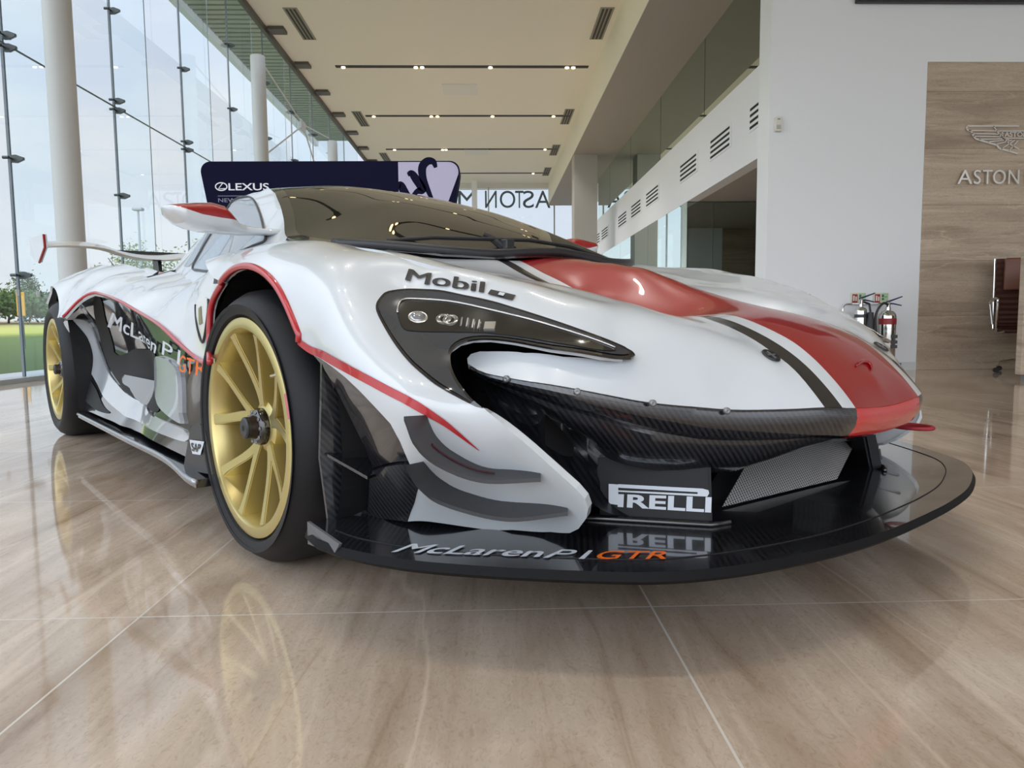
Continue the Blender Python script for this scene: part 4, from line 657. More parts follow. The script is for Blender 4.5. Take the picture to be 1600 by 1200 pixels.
 'L_roof': [[-1.2786,0.0,1.157],[-1.2687,0.2,1.1463],[-1.22,0.36,1.1198],[-1.123,0.4202,1.1043],[-1.3503,0.44,1.0883],[-1.6991,0.43,1.0446],[-2.098,0.41,0.9801],[-2.5987,0.36,0.9067],[-2.7491,0.2,0.9046],[-2.7789,0.0,0.9056]],
 'S_cabin_side': {"n":[0.25,0.8,0.5],"p":[[-0.5496,0.6,0.8495],[-0.6742,0.555,0.9199],[-0.8018,0.51,0.9849],[-0.9549,0.465,1.0602],[-1.1166,0.425,1.1093],[-1.1963,0.475,1.0801],[-1.2675,0.49,1.0805],[-1.289,0.525,1.0441],[-0.6485,0.63,0.8484],[-0.8054,0.69,0.7938],[-1.2227,0.695,0.7866],[-1.4608,0.66,0.8236],[-1.2021,0.6,0.9131],[-1.4288,0.575,0.952],[-0.8834,0.57,0.9419],[-0.8021,0.65,0.8392],[-1.22,0.4,1.115],[-1.5,0.42,1.075],[-1.8,0.45,0.99],[-0.36,0.64,0.8],[-0.62,0.7,0.775],[-0.9,0.715,0.77]],"lam":0.0003,"npin":0},
 'L_cabin_side': [[-0.5496,0.6001,0.8496],[-0.6742,0.555,0.9199],[-0.8018,0.51,0.9849],[-0.9549,0.465,1.0602],[-1.1166,0.4249,1.1092],[-1.2197,0.411,1.1106],[-1.5006,0.4281,1.0688],[-1.7267,0.4786,0.9766],[-1.6424,0.6124,0.8553],[-1.5476,0.7076,0.7548],[-1.1934,0.766,0.7031],[-0.8929,0.7776,0.6991],[-0.6154,0.7347,0.7392],[-0.5008,0.6524,0.7984]],
 'L_side_window': [[-1.2586,0.536,1.0317],[-1.2774,0.5131,1.0591],[-1.2548,0.4947,1.0758],[-1.1773,0.4824,1.073],[-1.0563,0.5045,1.0388],[-0.8964,0.5475,0.968],[-0.7442,0.5968,0.8918],[-0.6442,0.634,0.8436],[-0.6996,0.6538,0.8304],[-0.7852,0.6748,0.8104],[-0.8643,0.7073,0.7774],[-0.9086,0.7262,0.7573],[-1.0761,0.7126,0.7699],[-1.2193,0.6911,0.7915],[-1.2762,0.6316,0.8729],[-1.2743,0.5816,0.9565]],
 'L_window_rear': [[-1.3711,0.5886,0.9427],[-1.334,0.5795,0.9603],[-1.3056,0.6348,0.87],[-1.2798,0.682,0.8031],[-1.4096,0.6648,0.8226]],
 'S_side': {"n":[0.05,0.78,0.62],"p":[[-2.8,0.8,0.825],[-2.4,0.74,0.815],[-2.0,0.72,0.775],[-1.6,0.73,0.727],[-1.2,0.75,0.7],[-0.9,0.765,0.697],[-0.62,0.81,0.73],[-2.7354,0.9,0.8208],[-2.4578,0.872,0.8423],[-2.2393,0.855,0.8484],[-1.9287,0.85,0.8179],[-1.4894,0.86,0.7658],[-1.1678,0.87,0.7299],[-0.78,0.895,0.686],[-0.5167,0.9,0.6866],[-0.3831,0.895,0.7093],[-0.2852,0.885,0.7455],[-2.3232,0.96,0.6119],[-1.9964,0.945,0.6824],[-1.7977,0.93,0.7069],[-1.6651,0.92,0.6971],[-1.4157,0.915,0.6666],[-1.1349,0.915,0.62],[-0.8374,0.92,0.5713],[-0.5941,0.932,0.5189],[-0.3935,0.94,0.4775],[-0.3443,0.932,0.4647],[-0.2539,0.948,0.6087],[-0.2101,0.953,0.6342],[-0.1266,0.957,0.6727],[-0.2891,0.94,0.5325],[-0.3288,0.93,0.4687],[-0.3495,0.935,0.514],[-0.3506,0.94,0.5843],[-0.4177,0.945,0.5848],[-0.846,0.915,0.6298],[-1.3227,0.9,0.7075],[-1.7993,0.915,0.7588],[-2.1798,0.95,0.7318],[-0.3594,0.94,0.6368],[-2.67,0.975,0.765],[-2.9,0.935,0.73],[-3.05,0.895,0.66],[-3.1,0.865,0.72],[-0.45,0.87,0.755],[-3.15,0.8,0.78]],"lam":0.02,"npin":0},
 'L_arch_s': [[-0.1526,0.9465,0.6758],[-0.1982,0.9447,0.6568],[-0.2442,0.9418,0.6353],[-0.2654,0.9426,0.6089],[-0.271,0.9451,0.5668],[-0.2631,0.9499,0.5161],[-0.1668,0.9818,0.4769]],
 'L_side': [[-3.0392,0.8628,0.7302],[-3.0991,0.7936,0.7908],[-2.8993,0.7307,0.8685],[-2.3999,0.7022,0.8717],[-2.0008,0.6773,0.8349],[-1.6011,0.6824,0.786],[-1.2005,0.7168,0.7535],[-0.9005,0.7224,0.749],[-0.6987,0.7598,0.7757],[-0.6201,0.7988,0.759],[-0.4702,0.8569,0.7555],[-0.3606,0.8899,0.732],[-0.3016,0.9208,0.6808],[-0.1526,0.9465,0.6758],[-0.1982,0.9447,0.6568],[-0.2442,0.9418,0.6353],[-0.2654,0.9426,0.6089],[-0.271,0.9451,0.5668],[-0.2631,0.9499,0.5161],[-0.1668,0.9818,0.4769],[-0.293,0.9483,0.4674],[-0.39,0.9411,0.4777],[-0.5696,0.9389,0.5195],[-0.7826,0.9342,0.5713],[-1.1117,0.9204,0.6196],[-1.3329,0.9327,0.6641],[-1.6738,0.9183,0.6975],[-1.7638,0.9363,0.7056],[-1.8299,0.9736,0.6774],[-1.8708,1.0296,0.6074],[-2.3351,0.9859,0.6117],[-2.3551,0.9761,0.6354],[-2.3768,0.9699,0.6577],[-2.4001,0.9655,0.6783],[-2.4248,0.9623,0.6971],[-2.4508,0.96,0.7141],[-2.478,0.9585,0.7292],[-2.5062,0.9575,0.7422],[-2.5353,0.9568,0.7531],[-2.5651,0.9564,0.7619],[-2.5955,0.9561,0.7684],[-2.6263,0.9561,0.7727],[-2.6573,0.9558,0.7748],[-2.6884,0.9541,0.7746],[-2.7193,0.951,0.7721],[-2.7501,0.9472,0.7674],[-2.7803,0.9437,0.7604],[-2.81,0.9417,0.7513],[-2.839,0.9416,0.74],[-2.867,0.9432,0.7266],[-2.894,0.9454,0.7112],[-2.9198,0.9478,0.6938],[-3.0,0.9102,0.69]],
 'L_side_red': [[-1.8708,1.0296,0.6074],[-1.8299,0.9736,0.6774],[-1.7638,0.9363,0.7056],[-1.6738,0.9183,0.6975],[-1.3329,0.9327,0.6641],[-1.1117,0.9204,0.6196],[-0.7826,0.9342,0.5713],[-0.5696,0.9389,0.5195],[-0.39,0.9411,0.4777],[-0.293,0.9483,0.4674]],
 'L_number': [[-0.4368,0.923,0.6392],[-0.3623,0.9267,0.6494],[-0.3011,0.9332,0.6387],[-0.2963,0.9404,0.5839],[-0.351,0.9375,0.5229],[-0.3943,0.9371,0.5757]],
 'L_number_in': [[-0.3859,0.9327,0.6164],[-0.3626,0.9328,0.623],[-0.3435,0.9376,0.5755],[-0.3721,0.9373,0.5703]],
 'S_flank': {"n":[0,1,0.12],"p":[[-2.3752,0.952,0.6124],[-2.043,0.937,0.6838],[-1.8408,0.922,0.7085],[-1.7059,0.912,0.6987],[-1.4532,0.907,0.6677],[-1.169,0.907,0.6205],[-0.8682,0.912,0.5712],[-0.6225,0.924,0.5182],[-0.4197,0.932,0.4764],[-0.3696,0.924,0.4634],[-2.3532,0.885,0.4111],[-1.938,0.89,0.2519],[-1.3872,0.91,0.2186],[-0.4909,0.94,0.2112],[-2.1547,0.86,0.5376],[-1.7447,0.82,0.4285],[-1.3596,0.82,0.3147],[-0.6247,0.92,0.3905],[-0.43,0.925,0.3657],[-0.5133,0.93,0.2837],[-2.3468,0.92,0.2871],[-2.4407,0.92,0.4096],[-2.244,0.93,0.1706],[-1.7529,0.93,0.1721],[-0.9928,0.94,0.169]],"lam":0.0004,"npin":0},
 'L_flank': [[-2.3757,0.9519,0.6124],[-2.0442,0.9368,0.6838],[-1.8407,0.922,0.7085],[-1.7062,0.9119,0.6987],[-1.4539,0.9069,0.6677],[-1.1697,0.9068,0.6206],[-0.8681,0.912,0.5712],[-0.6224,0.924,0.5182],[-0.4206,0.9317,0.4763],[-0.369,0.9242,0.4634],[-0.3701,0.9227,0.3699],[-0.3881,0.9306,0.26],[-0.4821,0.9441,0.1788],[-0.8252,0.9417,0.1812],[-1.3211,0.9265,0.1819],[-1.7708,0.9262,0.1784],[-2.2197,0.9261,0.1724],[-2.3353,0.9165,0.2876],[-2.439,0.9194,0.4256],[-2.4251,0.9375,0.5374]],
 'L_intake_hole': [[-1.8483,0.9143,0.6897],[-1.7578,0.9073,0.687],[-1.8536,0.8737,0.5956],[-1.8863,0.8426,0.4819],[-1.8514,0.8342,0.4397],[-1.5367,0.8283,0.4751],[-1.0319,0.8889,0.4704],[-0.9956,0.8949,0.3666],[-0.9014,0.9169,0.2868],[-1.1213,0.8932,0.2655],[-1.588,0.8618,0.2889],[-1.9062,0.8498,0.3611],[-2.0982,0.8473,0.4779],[-1.9871,0.8883,0.5967]],
 'L_flank_blade': [[-0.9797,0.8947,0.4565],[-0.8086,0.9094,0.4627],[-0.6711,0.9175,0.4416],[-0.6375,0.9192,0.4095],[-0.6167,0.9263,0.3026],[-0.5877,0.9305,0.2723],[-0.7881,0.9232,0.2868],[-0.9183,0.9114,0.3111],[-0.9956,0.8949,0.3666]],
 'L_flank_stripe': [[-2.3923,0.9479,0.5908],[-2.3224,0.9289,0.5995],[-2.2608,0.9121,0.605],[-2.1669,0.8819,0.583],[-2.1669,0.8483,0.4614],[-1.9682,0.8526,0.3641],[-1.6462,0.8609,0.2929],[-1.0911,0.9011,0.2573],[-0.5689,0.9331,0.2551],[-0.5447,0.9379,0.2234],[-0.9419,0.9302,0.2139],[-1.4329,0.9115,0.2144],[-1.8765,0.8894,0.2507],[-2.2192,0.8719,0.338],[-2.343,0.8848,0.4492],[-2.3861,0.9223,0.5311]],
 'L_flank_pocket': [[-2.4055,0.9205,0.5057],[-2.3712,0.8959,0.4583],[-2.245,0.8815,0.3218],[-1.8924,0.9001,0.2274],[-1.6904,0.9118,0.2038],[-1.9682,0.9128,0.1932],[-2.2457,0.9135,0.2248],[-2.3985,0.9137,0.3473]],
 'L_side_mcl': [[-1.8455,0.8618,0.5675],[-0.9681,0.8968,0.4746],[-0.8839,0.9064,0.5201],[-1.6472,0.8799,0.6285]],
 'L_side_p1': [[-0.844,0.9071,0.4763],[-0.6003,0.9224,0.4506],[-0.5641,0.9272,0.4944],[-0.8039,0.9118,0.5213]],
 'L_side_gtr': [[-0.6243,0.9202,0.4299],[-0.3588,0.9221,0.428],[-0.3466,0.9226,0.4678],[-0.5773,0.9257,0.4844]],
 'sap': [[-0.4894,0.968,0.1526],[-0.4046,0.968,0.2767],[-0.3729,0.968,0.2981],[-0.3223,0.968,0.3033],[-0.2762,0.968,0.2908],[-0.2252,0.968,0.1773]],
 'sap_patch': [[-0.3808,0.972,0.2131],[-0.3108,0.972,0.219],[-0.273,0.972,0.2605],[-0.4009,0.972,0.2504]],
 'skirt': [[-2.1577,0.9528,0.165],[-1.6096,0.9582,0.165],[-1.163,0.9625,0.165],[-0.8221,0.9627,0.165],[-0.6327,0.9707,0.165],[-0.4862,0.9859,0.165],[-0.3461,1.0021,0.165],[-0.2506,1.0044,0.165]],
 'fasteners': [[0.951,0.2568,0.4983],[0.951,-0.2568,0.4983]],
 'L_emblem': [[1.023,0.0383,0.4705],[1.0187,0.0167,0.4754],[1.0164,-0.0072,0.4778],[1.019,-0.0234,0.4751],[1.0249,-0.026,0.4689],[1.0347,-0.0101,0.459]],
 'corner': [[0.4144,1.0,0.1917],[0.4138,1.0,0.1474],[0.5338,1.005,0.1577],[0.545,1.0,0.1781]],
 'L_seam': [[-0.62,0.8,0.768],[-0.5,0.78,0.78],[-0.36,0.76,0.788],[-0.22,0.735,0.787],[-0.1,0.72,0.782],[0.02,0.715,0.77],[0.3602,0.745,0.7123],[0.4733,0.7,0.6813],[0.5505,0.66,0.6563],[0.6172,0.615,0.6341],[0.6968,0.55,0.6072],[0.7399,0.513,0.5926],[0.7657,0.525,0.5662],[0.7998,0.538,0.5335],[0.8324,0.545,0.5127]],
 'mir_top': [[-0.62,0.9462,0.9282],[-0.62,0.9344,0.9331],[-0.62,0.8961,0.9397],[-0.62,0.8494,0.9473],[-0.62,0.8073,0.9515],[-0.62,0.7725,0.9451],[-0.62,0.7497,0.9236],[-0.62,0.7247,0.8958],[-0.62,0.6736,0.8857],[-0.62,0.5881,0.8862],[-0.62,0.555,0.8866]],
 'mir_bot': [[-0.62,0.9464,0.9244],[-0.62,0.9356,0.9086],[-0.62,0.8989,0.8795],[-0.62,0.8717,0.8683],[-0.62,0.8343,0.8615],[-0.62,0.786,0.8591],[-0.62,0.716,0.8582],[-0.62,0.5889,0.8652],[-0.62,0.5557,0.8676]],
 'mir_red': [[-0.62,0.9381,0.9309],[-0.62,0.8972,0.9159],[-0.62,0.8513,0.9047],[-0.62,0.794,0.8999],[-0.62,0.7266,0.8976]],
 'scoop': [[-1.9161,0.72,0.8223],[-1.7849,0.72,0.8172],[-1.5851,0.72,0.7971],[-1.4218,0.72,0.7747],[-1.2994,0.72,0.7331],[-1.4108,0.72,0.7357],[-1.6221,0.72,0.7561],[-1.7726,0.72,0.7717]],
 'wing_line': [[-3.1,0.9238,1.0165],[-3.1,0.8185,1.0265],[-3.1,0.6906,1.027],[-3.1,0.6087,1.0133],[-3.1,0.5422,0.9908],[-3.1,0.4388,0.9734],[-3.1,0.3131,0.9718],[-3.1,0.1818,0.9862]],
 'wing_plate': [[-3.1,0.9692,1.0664],[-3.1,0.9239,1.0696],[-3.1,0.9238,1.0165],[-3.1,0.9564,0.9192],[-3.1,0.9699,0.9468]],
}
# ================================================================== the racing car
# car axes: x forward from the front axle, y to the car's left, z up; tables give (forward, right, up)
CAR_POS = Vector((-.58755, 1.71086, 0)); CAR_TH = .68015
_Fc = Vector((math.sin(CAR_TH), -math.cos(CAR_TH), 0)); _Rc = Vector((-math.cos(CAR_TH), -math.sin(CAR_TH), 0))
car = thing('race_car', 'white track-only supercar with red centre stripe and gold wheels, parked on the stone floor', 'car', CAR_POS - _Rc * .96, math.atan2(_Fc.y, _Fc.x))

class Surf:
    """smooth panel surface fitted through measured points of the body"""
    def __init__(s, key):
        q = DATA['S_' + key]; n = np.array(q['n'], float); n /= np.linalg.norm(n); s.n = n
        a = np.cross([0, 0, 1.] if abs(n[2]) < .9 else [1., 0, 0], n); a /= np.linalg.norm(a); s.a = a; s.b = np.cross(n, a)
        P = np.array(q['p'], float); X = np.stack([P @ s.a, P @ s.b], 1); s.X = X; N = len(P)
        K = s.k(X, X) + np.diag([q['lam'] * (.05 if i < q.get('npin', 0) else 1.) for i in range(N)]); Q = np.c_[np.ones(N), X]; M = np.zeros((N + 3, N + 3)); M[:N, :N] = K; M[:N, N:] = Q; M[N:, :N] = Q.T
        s.c = np.linalg.solve(M, np.r_[P @ n, 0, 0, 0])
    @staticmethod
    def k(A, B):
        r2 = ((A[:, None] - B[None]) ** 2).sum(-1); return .5 * r2 * np.log(r2 + 1e-12)
    def d(s, X): return s.k(X, s.X) @ s.c[:-3] + np.c_[np.ones(len(X)), X] @ s.c[-3:]
    def ab(s, P): P = np.atleast_2d(np.array(P, float)); return np.stack([P @ s.a, P @ s.b], 1)
    def nor(s, X):
        e = 2e-3; ga = (s.d(X + [e, 0]) - s.d(X - [e, 0])) / (2 * e); gb = (s.d(X + [0, e]) - s.d(X - [0, e])) / (2 * e)
        N = s.n - ga[:, None] * s.a - gb[:, None] * s.b; return N / np.linalg.norm(N, axis=1)[:, None]
    def ev(s, X, off=0.):
        X = np.atleast_2d(X); P = X[:, :1] * s.a + X[:, 1:] * s.b + s.d(X)[:, None] * s.n
        return P + s.nor(X) * np.reshape(off, (-1, 1)) if np.any(off) else P
    def on(s, P, off=0.): return s.ev(s.ab(P), off)
def loc(P, side=1):
    P = np.atleast_2d(np.array(P, float)); return P * [1, -side, 1]
def resample(L, h, closed=True):
    L = np.array(L, float); Q = np.r_[L, L[:1]] if closed else L; o = []
    for a, b in zip(Q, Q[1:]):
        n = max(1, int(math.ceil(np.linalg.norm(b - a) / h))); o += [a + (b - a) * i / n for i in range(n)]
    if not closed: o.append(Q[-1])
    return np.array(o)
def spline(L, h=.012, closed=False):
    P = [np.array(p, float) for p in L]
    P = ([P[-1]] + P + P[:2]) if closed else ([2 * P[0] - P[1]] + P + [2 * P[-1] - P[-2]]); o = []
    for i in range(1, len(P) - 2):
        n = max(1, int(math.ceil(np.linalg.norm(P[i + 1] - P[i]) / h)))
        for j in range(n):
            t = j / n; a, b, c, d_ = P[i - 1:i + 3]
            o.append(.5 * (2 * b + (c - a) * t + (2 * a - 5 * b + 4 * c - d_) * t * t + (3 * b - a - 3 * c + d_) * t ** 3))
    if not closed: o.append(P[-2])
    return np.array(o)
def inside(X, L):
    r = np.zeros(len(X), bool); x, y = X[:, 0], X[:, 1]; j = len(L) - 1
    for i in range(len(L)):
        xi, yi = L[i]; xj, yj = L[j]
        if yi != yj: r ^= ((yi > y) != (yj > y)) & (x < (xj - xi) * (y - yi) / (yj - yi) + xi)
        j = i
    return r
def fill(L, h):
    """triangles filling a 2D outline, evenly spaced"""
    L = np.array(L); lo, hi = L.min(0), L.max(0)
    gx, gy = np.meshgrid(np.arange(lo[0] + h / 2, hi[0], h), np.arange(lo[1] + h / 2, hi[1], h * .87)); gx[1::2] += h / 2
    G = np.stack([gx.ravel(), gy.ravel()], 1); G = G[inside(G, L)] if len(G) else G
    if len(G):
        D = np.sqrt(((G[:, None] - L[None]) ** 2).sum(-1)).min(1); G = G[D > h * .5]
    V = [Vector(map(float, p)) for p in np.r_[L, G]] if len(G) else [Vector(map(float, p)) for p in L]
    n = len(L); r = geometry.delaunay_2d_cdt(V, [(i, (i + 1) % n) for i in range(n)], [], 1, 1e-7)
    return np.array([tuple(v) for v in r[0]]), [tuple(f) for f in r[2]]
def panel(name, S, L3, m, parent=car, off=0., h=.02, rim=.012, side=1, mats=None, both_half=False, smooth=False, blend=None):
    """a body panel cut from a surface along an outline, with a folded edge for thickness"""
    X = S.ab(spline(L3, h, True) if smooth else L3); X = resample(X, h)
    keep = [0]
    for i in range(1, len(X)):
        if np.linalg.norm(X[i] - X[keep[-1]]) > 1e-4: keep.append(i)
    X = X[keep]; V2, Fc = fill(X, h)
    P = S.ev(V2, off); N = S.nor(V2)
    if blend:                                   # share shading with the neighbour along their seam
        S2, seam, wd = blend; seam = resample(seam, .01, False)
        k_ = np.clip(1 - np.sqrt(((P[:, None] - seam[None]) ** 2).sum(-1)).min(1) / wd, 0, 1)[:, None] * .5
        N = N * (1 - k_) + S2.nor(S2.ab(P)) * k_; N /= np.linalg.norm(N, axis=1)[:, None]
    ed = {}; opp = {}
    for f in Fc:
        for a, b, c_ in zip(f, f[1:] + f[:1], f[2:] + f[:2]): ed[(a, b)] = 1; opp[(a, b)] = c_
    bd = [(a, b) for (a, b) in ed if (b, a) not in ed]
    def build(sd, P, N, o):
        Q = loc(P, sd); M = loc(N, sd); flip = sd > 0
        base = len(o['v']); o['v'] += Q.tolist(); o['n'] += M.tolist()
        o['f'] += [tuple(base + i for i in (f[::-1] if flip else f)) for f in Fc]; o['m'] += [0] * len(Fc)
        if rim:
            for a, b in bd:
                if both_half and abs(P[a][1]) < .012 and abs(P[b][1]) < .012: continue
                qa, qb = Q[a], Q[b]; ra, rb = qa - M[a] * rim, qb - M[b] * rim
                nn = np.cross(qb - qa, ra - qa); nn = nn / (np.linalg.norm(nn) + 1e-9); q = [qa, qb, rb, ra]
                if nn @ ((qa + qb) / 2 - Q[opp[(a, b)]]) < 0: nn = -nn; q = q[::-1]      # face away from the panel
                i = len(o['v']); o['v'] += [x.tolist() for x in q]; o['n'] += [nn.tolist()] * 4; o['f'].append((i, i + 1, i + 2, i + 3)); o['m'].append(0)
    o = dict(v=[], n=[], f=[], m=[])
    if both_half:
        P[np.abs(P[:, 1]) < .006, 1] = 0; build(1, P, N, o); build(-1, P, N, o)
    else: build(side, P, N, o)
    ob = meshobj(name, o['v'], o['f'], m, parent, True, mats=mats)
    ob.data.normals_split_custom_set_from_vertices(o['n'])
    return ob
def decal(name, S, text, quad, m, parent=car, off=.002, side=1, bold=0, **k):
    """writing laid on a surface: quad = corners (lower left, lower right, upper right, upper left)"""
    v, f, _ = glyphs(text, **k); q = np.array(quad, float)
    if bold:                                    # heavier strokes: the line struck twice more, a hair apart
        n = len(v); lift = np.repeat([0, .0004, .0008], n); v = np.concatenate([v + [d_, 0] for d_ in (-bold, 0, bold)]); f = [tuple(i + n * j for i in x) for j in range(3) for x in f]
    else: lift = np.zeros(len(v))
    a, b = v[:, :1], v[:, 1:]
    P = q[0] * (1 - a) * (1 - b) + q[1] * a * (1 - b) + q[2] * a * b + q[3] * (1 - a) * b
    P = S.on(P, off + lift) if S is not None else P + lift[:, None] * [0, 0, 1]
    return meshobj(name, loc(P, side), f, m, parent)

# ------------------------------------------------------------------ car materials
M_paint = mat('white_paint', (.62, .655, .69), .28, 0, 1.0, .02)
def stripe_paint():
    m = mat('striped_paint', (.62, .655, .69), .28, 0, .85, .02)
    t = nd(m, 'ShaderNodeTexCoord'); s = nd(m, 'ShaderNodeSeparateXYZ'); lk(m, t.outputs['Object'], s.inputs[0])
    y = math_(m, 'ABSOLUTE', s.outputs['Y'])
    red = math_(m, 'LESS_THAN', y, .157)
    blk = math_(m, 'MULTIPLY', math_(m, 'GREATER_THAN', y, .197), math_(m, 'LESS_THAN', y, .237))
    c = mixc(m, red, (.62, .655, .69), (.30, .002, .005)); c = mixc(m, blk, c, (.012, .012, .013))
    lk(m, c, bsdf(m).inputs['Base Color']); return m
M_stripe = stripe_paint()
M_red = mat('red_paint', (.30, .002, .005), .25, 0, 1., .02)
M_redline = mat('red_pinstripe', (.45, .012, .022), .3, 0, .8, .03)
M_black = mat('black_gloss', (.008, .008, .010), .12, 0, 1., .02)
M_satin = mat('satin_black', (.022, .022, .025), .38)
M_rubber = mat('tyre_rubber', (.009, .009, .011), .5, spec=.3)
M_hole = mat('deep_black', (.004, .004, .005), .7)
M_decal = mat('black_decal', (.012, .012, .013), .35)
M_wdecal = mat('white_decal', (.62, .66, .72), .4)
M_odecal = mat('orange_decal', (.85, .16, .01), .4)
def carbon(name, a, b, rough, coat, scale=240.):
    m = mat(name, a, rough, 0, coat, .03)
    t = nd(m, 'ShaderNodeTexCoord'); w = nd(m, 'ShaderNodeTexWave', wave_type='BANDS', bands_direction='DIAGONAL'); w.inputs['Scale'].default_value = scale / 6.28
    w.inputs['Distortion'].default_value = 0; lk(m, t.outputs['Object'], w.inputs['Vector'])
    lk(m, mixc(m, w.outputs['Fac'], a, b), bsdf(m).inputs['Base Color']); return m
M_carbon = carbon('carbon_weave', (.006, .006, .008), (.030, .031, .036), .32, .8)
M_carbin = carbon('carbon_intake', (.005, .005, .007), (.016, .017, .022), .42, .25)
M_carbgl = carbon('carbon_gloss', (.006, .006, .008), (.018, .018, .022), .2, 1.)
def gold():
    m = mat('gold_wheel', (.60, .50, .22), .34, .85)
    return m
M_gold = gold()
M_clear = glass('lamp_lens', (.80, .82, .84), 1.1)

# ------------------------------------------------------------------ body surfaces
S_H, S_F = Surf('hood'), Surf('fender')
hood = panel('front_bonnet', S_H, DATA['L_hood'], M_stripe, h=.016, rim=.012, both_half=True, blend=(S_F, DATA['L_seam'], .07))
for sd in (1, -1):
    fe = panel('front_wing', S_F, DATA['L_fender'], M_paint, h=.016, rim=.014, side=sd, blend=(S_H, DATA['L_seam'], .07))
    # headlamp: dark bowl, clear lens, seal, lamps inside
    hl = panel('headlight', S_F, DATA['L_hl_outer'], M_black, off=.0015, h=.012, rim=.004, side=sd, smooth=True)
    panel('lamp_bowl', S_F, DATA['L_hl_in'], mat('lamp_bowl', (.05, .055, .065), .10, .2, .8), hl, off=.003, h=.012, rim=0, side=sd, smooth=True)
    lam = DATA['L_hl_lamp']
    panel('lamp_housing', S_F, lam, mat('lamp_dark_reflection', (.012, .011, .010), .12, .1, .8), hl, off=.0045, h=.012, rim=0, side=sd, smooth=True)  # dark housing; its lower edge is a lens reflection put into the shape
    lp = spline(S_F.on(lam, .006), .01, True)
    bm = bmesh.new(); tube(bm, [tuple(p) for p in loc(lp[:int(len(lp) * .52)], sd)], .0022, 6); obj('lamp_trim', bm, mat('satin_chrome', (.55, .55, .56), .25, 1.), hl, True)
    bits = S_F.on(DATA['L_hl_bits'], .0)
    nn = S_F.nor(S_F.ab(DATA['L_hl_bits']))
    def ring(p, n, r, m_, nm, hh=.008):
        z = Vector(loc(n, sd)[0]); q = z.to_track_quat('Z', 'Y').to_matrix().to_4x4(); q.translation = Vector(loc(p, sd)[0])
        bm = bmesh.new(); lathe(bm, [(r * .45, .0045), (r * .75, hh), (r, .0045)], 24, q); obj(nm, bm, m_, hl, True)
    def dome(p, n, r, m_, nm):
        z = Vector(loc(n, sd)[0]); q = z.to_track_quat('Z', 'Y').to_matrix().to_4x4(); q.translation = Vector(loc(p, sd)[0])
        bm = bmesh.new(); lathe(bm, [(0, .012), (r * .5, .0105), (r * .85, .007), (r, .004)], 24, q); obj(nm, bm, m_, hl, True)
    dome(bits[0], nn[0], .0165, mat('projector', (.35, .36, .38), .08, .6, 1.), 'projector_lens'); ring(bits[0], nn[0], .020, mat('satin_chrome', (.55, .55, .56), .25, 1.), 'projector_ring', .006)
    for j in (1, 2): ring(bits[j], nn[j], .016, mat('lamp_ring', (.30, .30, .31), .2, .9), 'inner_ring', .007)
    rz = bits[7]; q = Vector(loc(nn[7], sd)[0]).to_track_quat('Z', 'Y').to_matrix().to_4x4(); q.translation = Vector(loc(rz, sd)[0])
    bm = bmesh.new(); box(bm, (-.011, -.010, .003), (.011, .010, .009), .001, q); obj('reflector', bm, M_chrome, hl)
    for j in range(3, 7):
        p, n = bits[j], nn[j]; bm = bmesh.new(); z = Vector(loc(n, sd)[0]); q = z.to_track_quat('Z', 'X').to_matrix().to_4x4(); q.translation = Vector(loc(p, sd)[0])
        box(bm, (-.012, -.002, .004), (.012, .002, .009), .001, q); obj('light_fin', bm, mat('lamp_ring', (.30, .30, .31), .2, .9), hl)
    # red pinstripe: wide at the arch, running to a point
    rl = spline(S_F.on(DATA['L_redline']), .012); S_ = np.r_[0, np.cumsum(np.linalg.norm(np.diff(rl, axis=0), axis=1))]; S_ /= S_[-1]
    X = S_F.ab(rl); T = np.gradient(X, axis=0); T /= np.linalg.norm(T, axis=1)[:, None]; NN = np.stack([-T[:, 1], T[:, 0]], 1)
    wd = np.interp(S_, [0, .2, .75, 1], [.010, .012, .013, .0005])[:, None] / 2
    A_, B_ = S_F.ev(X + NN * wd, .0022), S_F.ev(X - NN * wd, .0022)
    V_ = np.r_[loc(A_, sd), loc(B_, sd)]; q = len(A_)
    meshobj('pinstripe', V_, [(i, i + q, i + 1 + q, i + 1) for i in range(q - 1)], M_redline, fe, True)
    af_, as_ = np.array(DATA['L_arch_f']), np.array(DATA['L_arch_s'])
    ou = spline(np.r_[af_[:-1], as_], .02)
    bm = bmesh.new(); tube(bm, [tuple(p) for p in loc(ou, sd)], .0085, 8); obj('arch_edge', bm, M_redline, fe, True)
    # canards
    for nm in ('canard_up', 'canard_low'):
        a = spline(np.array(DATA['L_' + nm + '_in'])); b = spline(np.array(DATA['L_' + nm + '_out'])); n = 24
        ra = np.array([a[int(round(i * (len(a) - 1) / n))] for i in range(n + 1)]); rb = np.array([b[int(round(i * (len(b) - 1) / n))] for i in range(n + 1)])
        ra = ra - S_F.nor(S_F.ab(ra)) * .004
        rows = [ra * (1 - t) + rb * t for t in (0, .33, .66, 1)]
        up = np.array([0, 0, .0035]); V_ = []; F_ = []
        for k_, s_ in ((0, 1), (1, -1)):
            for r_ in rows: V_ += loc(r_ + up * s_, sd).tolist()
        w_ = n + 1
        for k_ in (0, 1):
            for j in range(3):
                for i in range(n):
                    q_ = [k_ * 4 * w_ + j * w_ + i, k_ * 4 * w_ + j * w_ + i + 1, k_ * 4 * w_ + (j + 1) * w_ + i + 1, k_ * 4 * w_ + (j + 1) * w_ + i]
                    F_.append(q_ if k_ else q_[::-1])
        for i in range(n):
            q_ = [3 * w_ + i, 3 * w_ + i + 1, 7 * w_ + i + 1, 7 * w_ + i]; F_.append(q_)
        for j in range(3):
            for e in (0, n): F_.append([j * w_ + e, (j + 1) * w_ + e, (4 + j + 1) * w_ + e, (4 + j) * w_ + e])
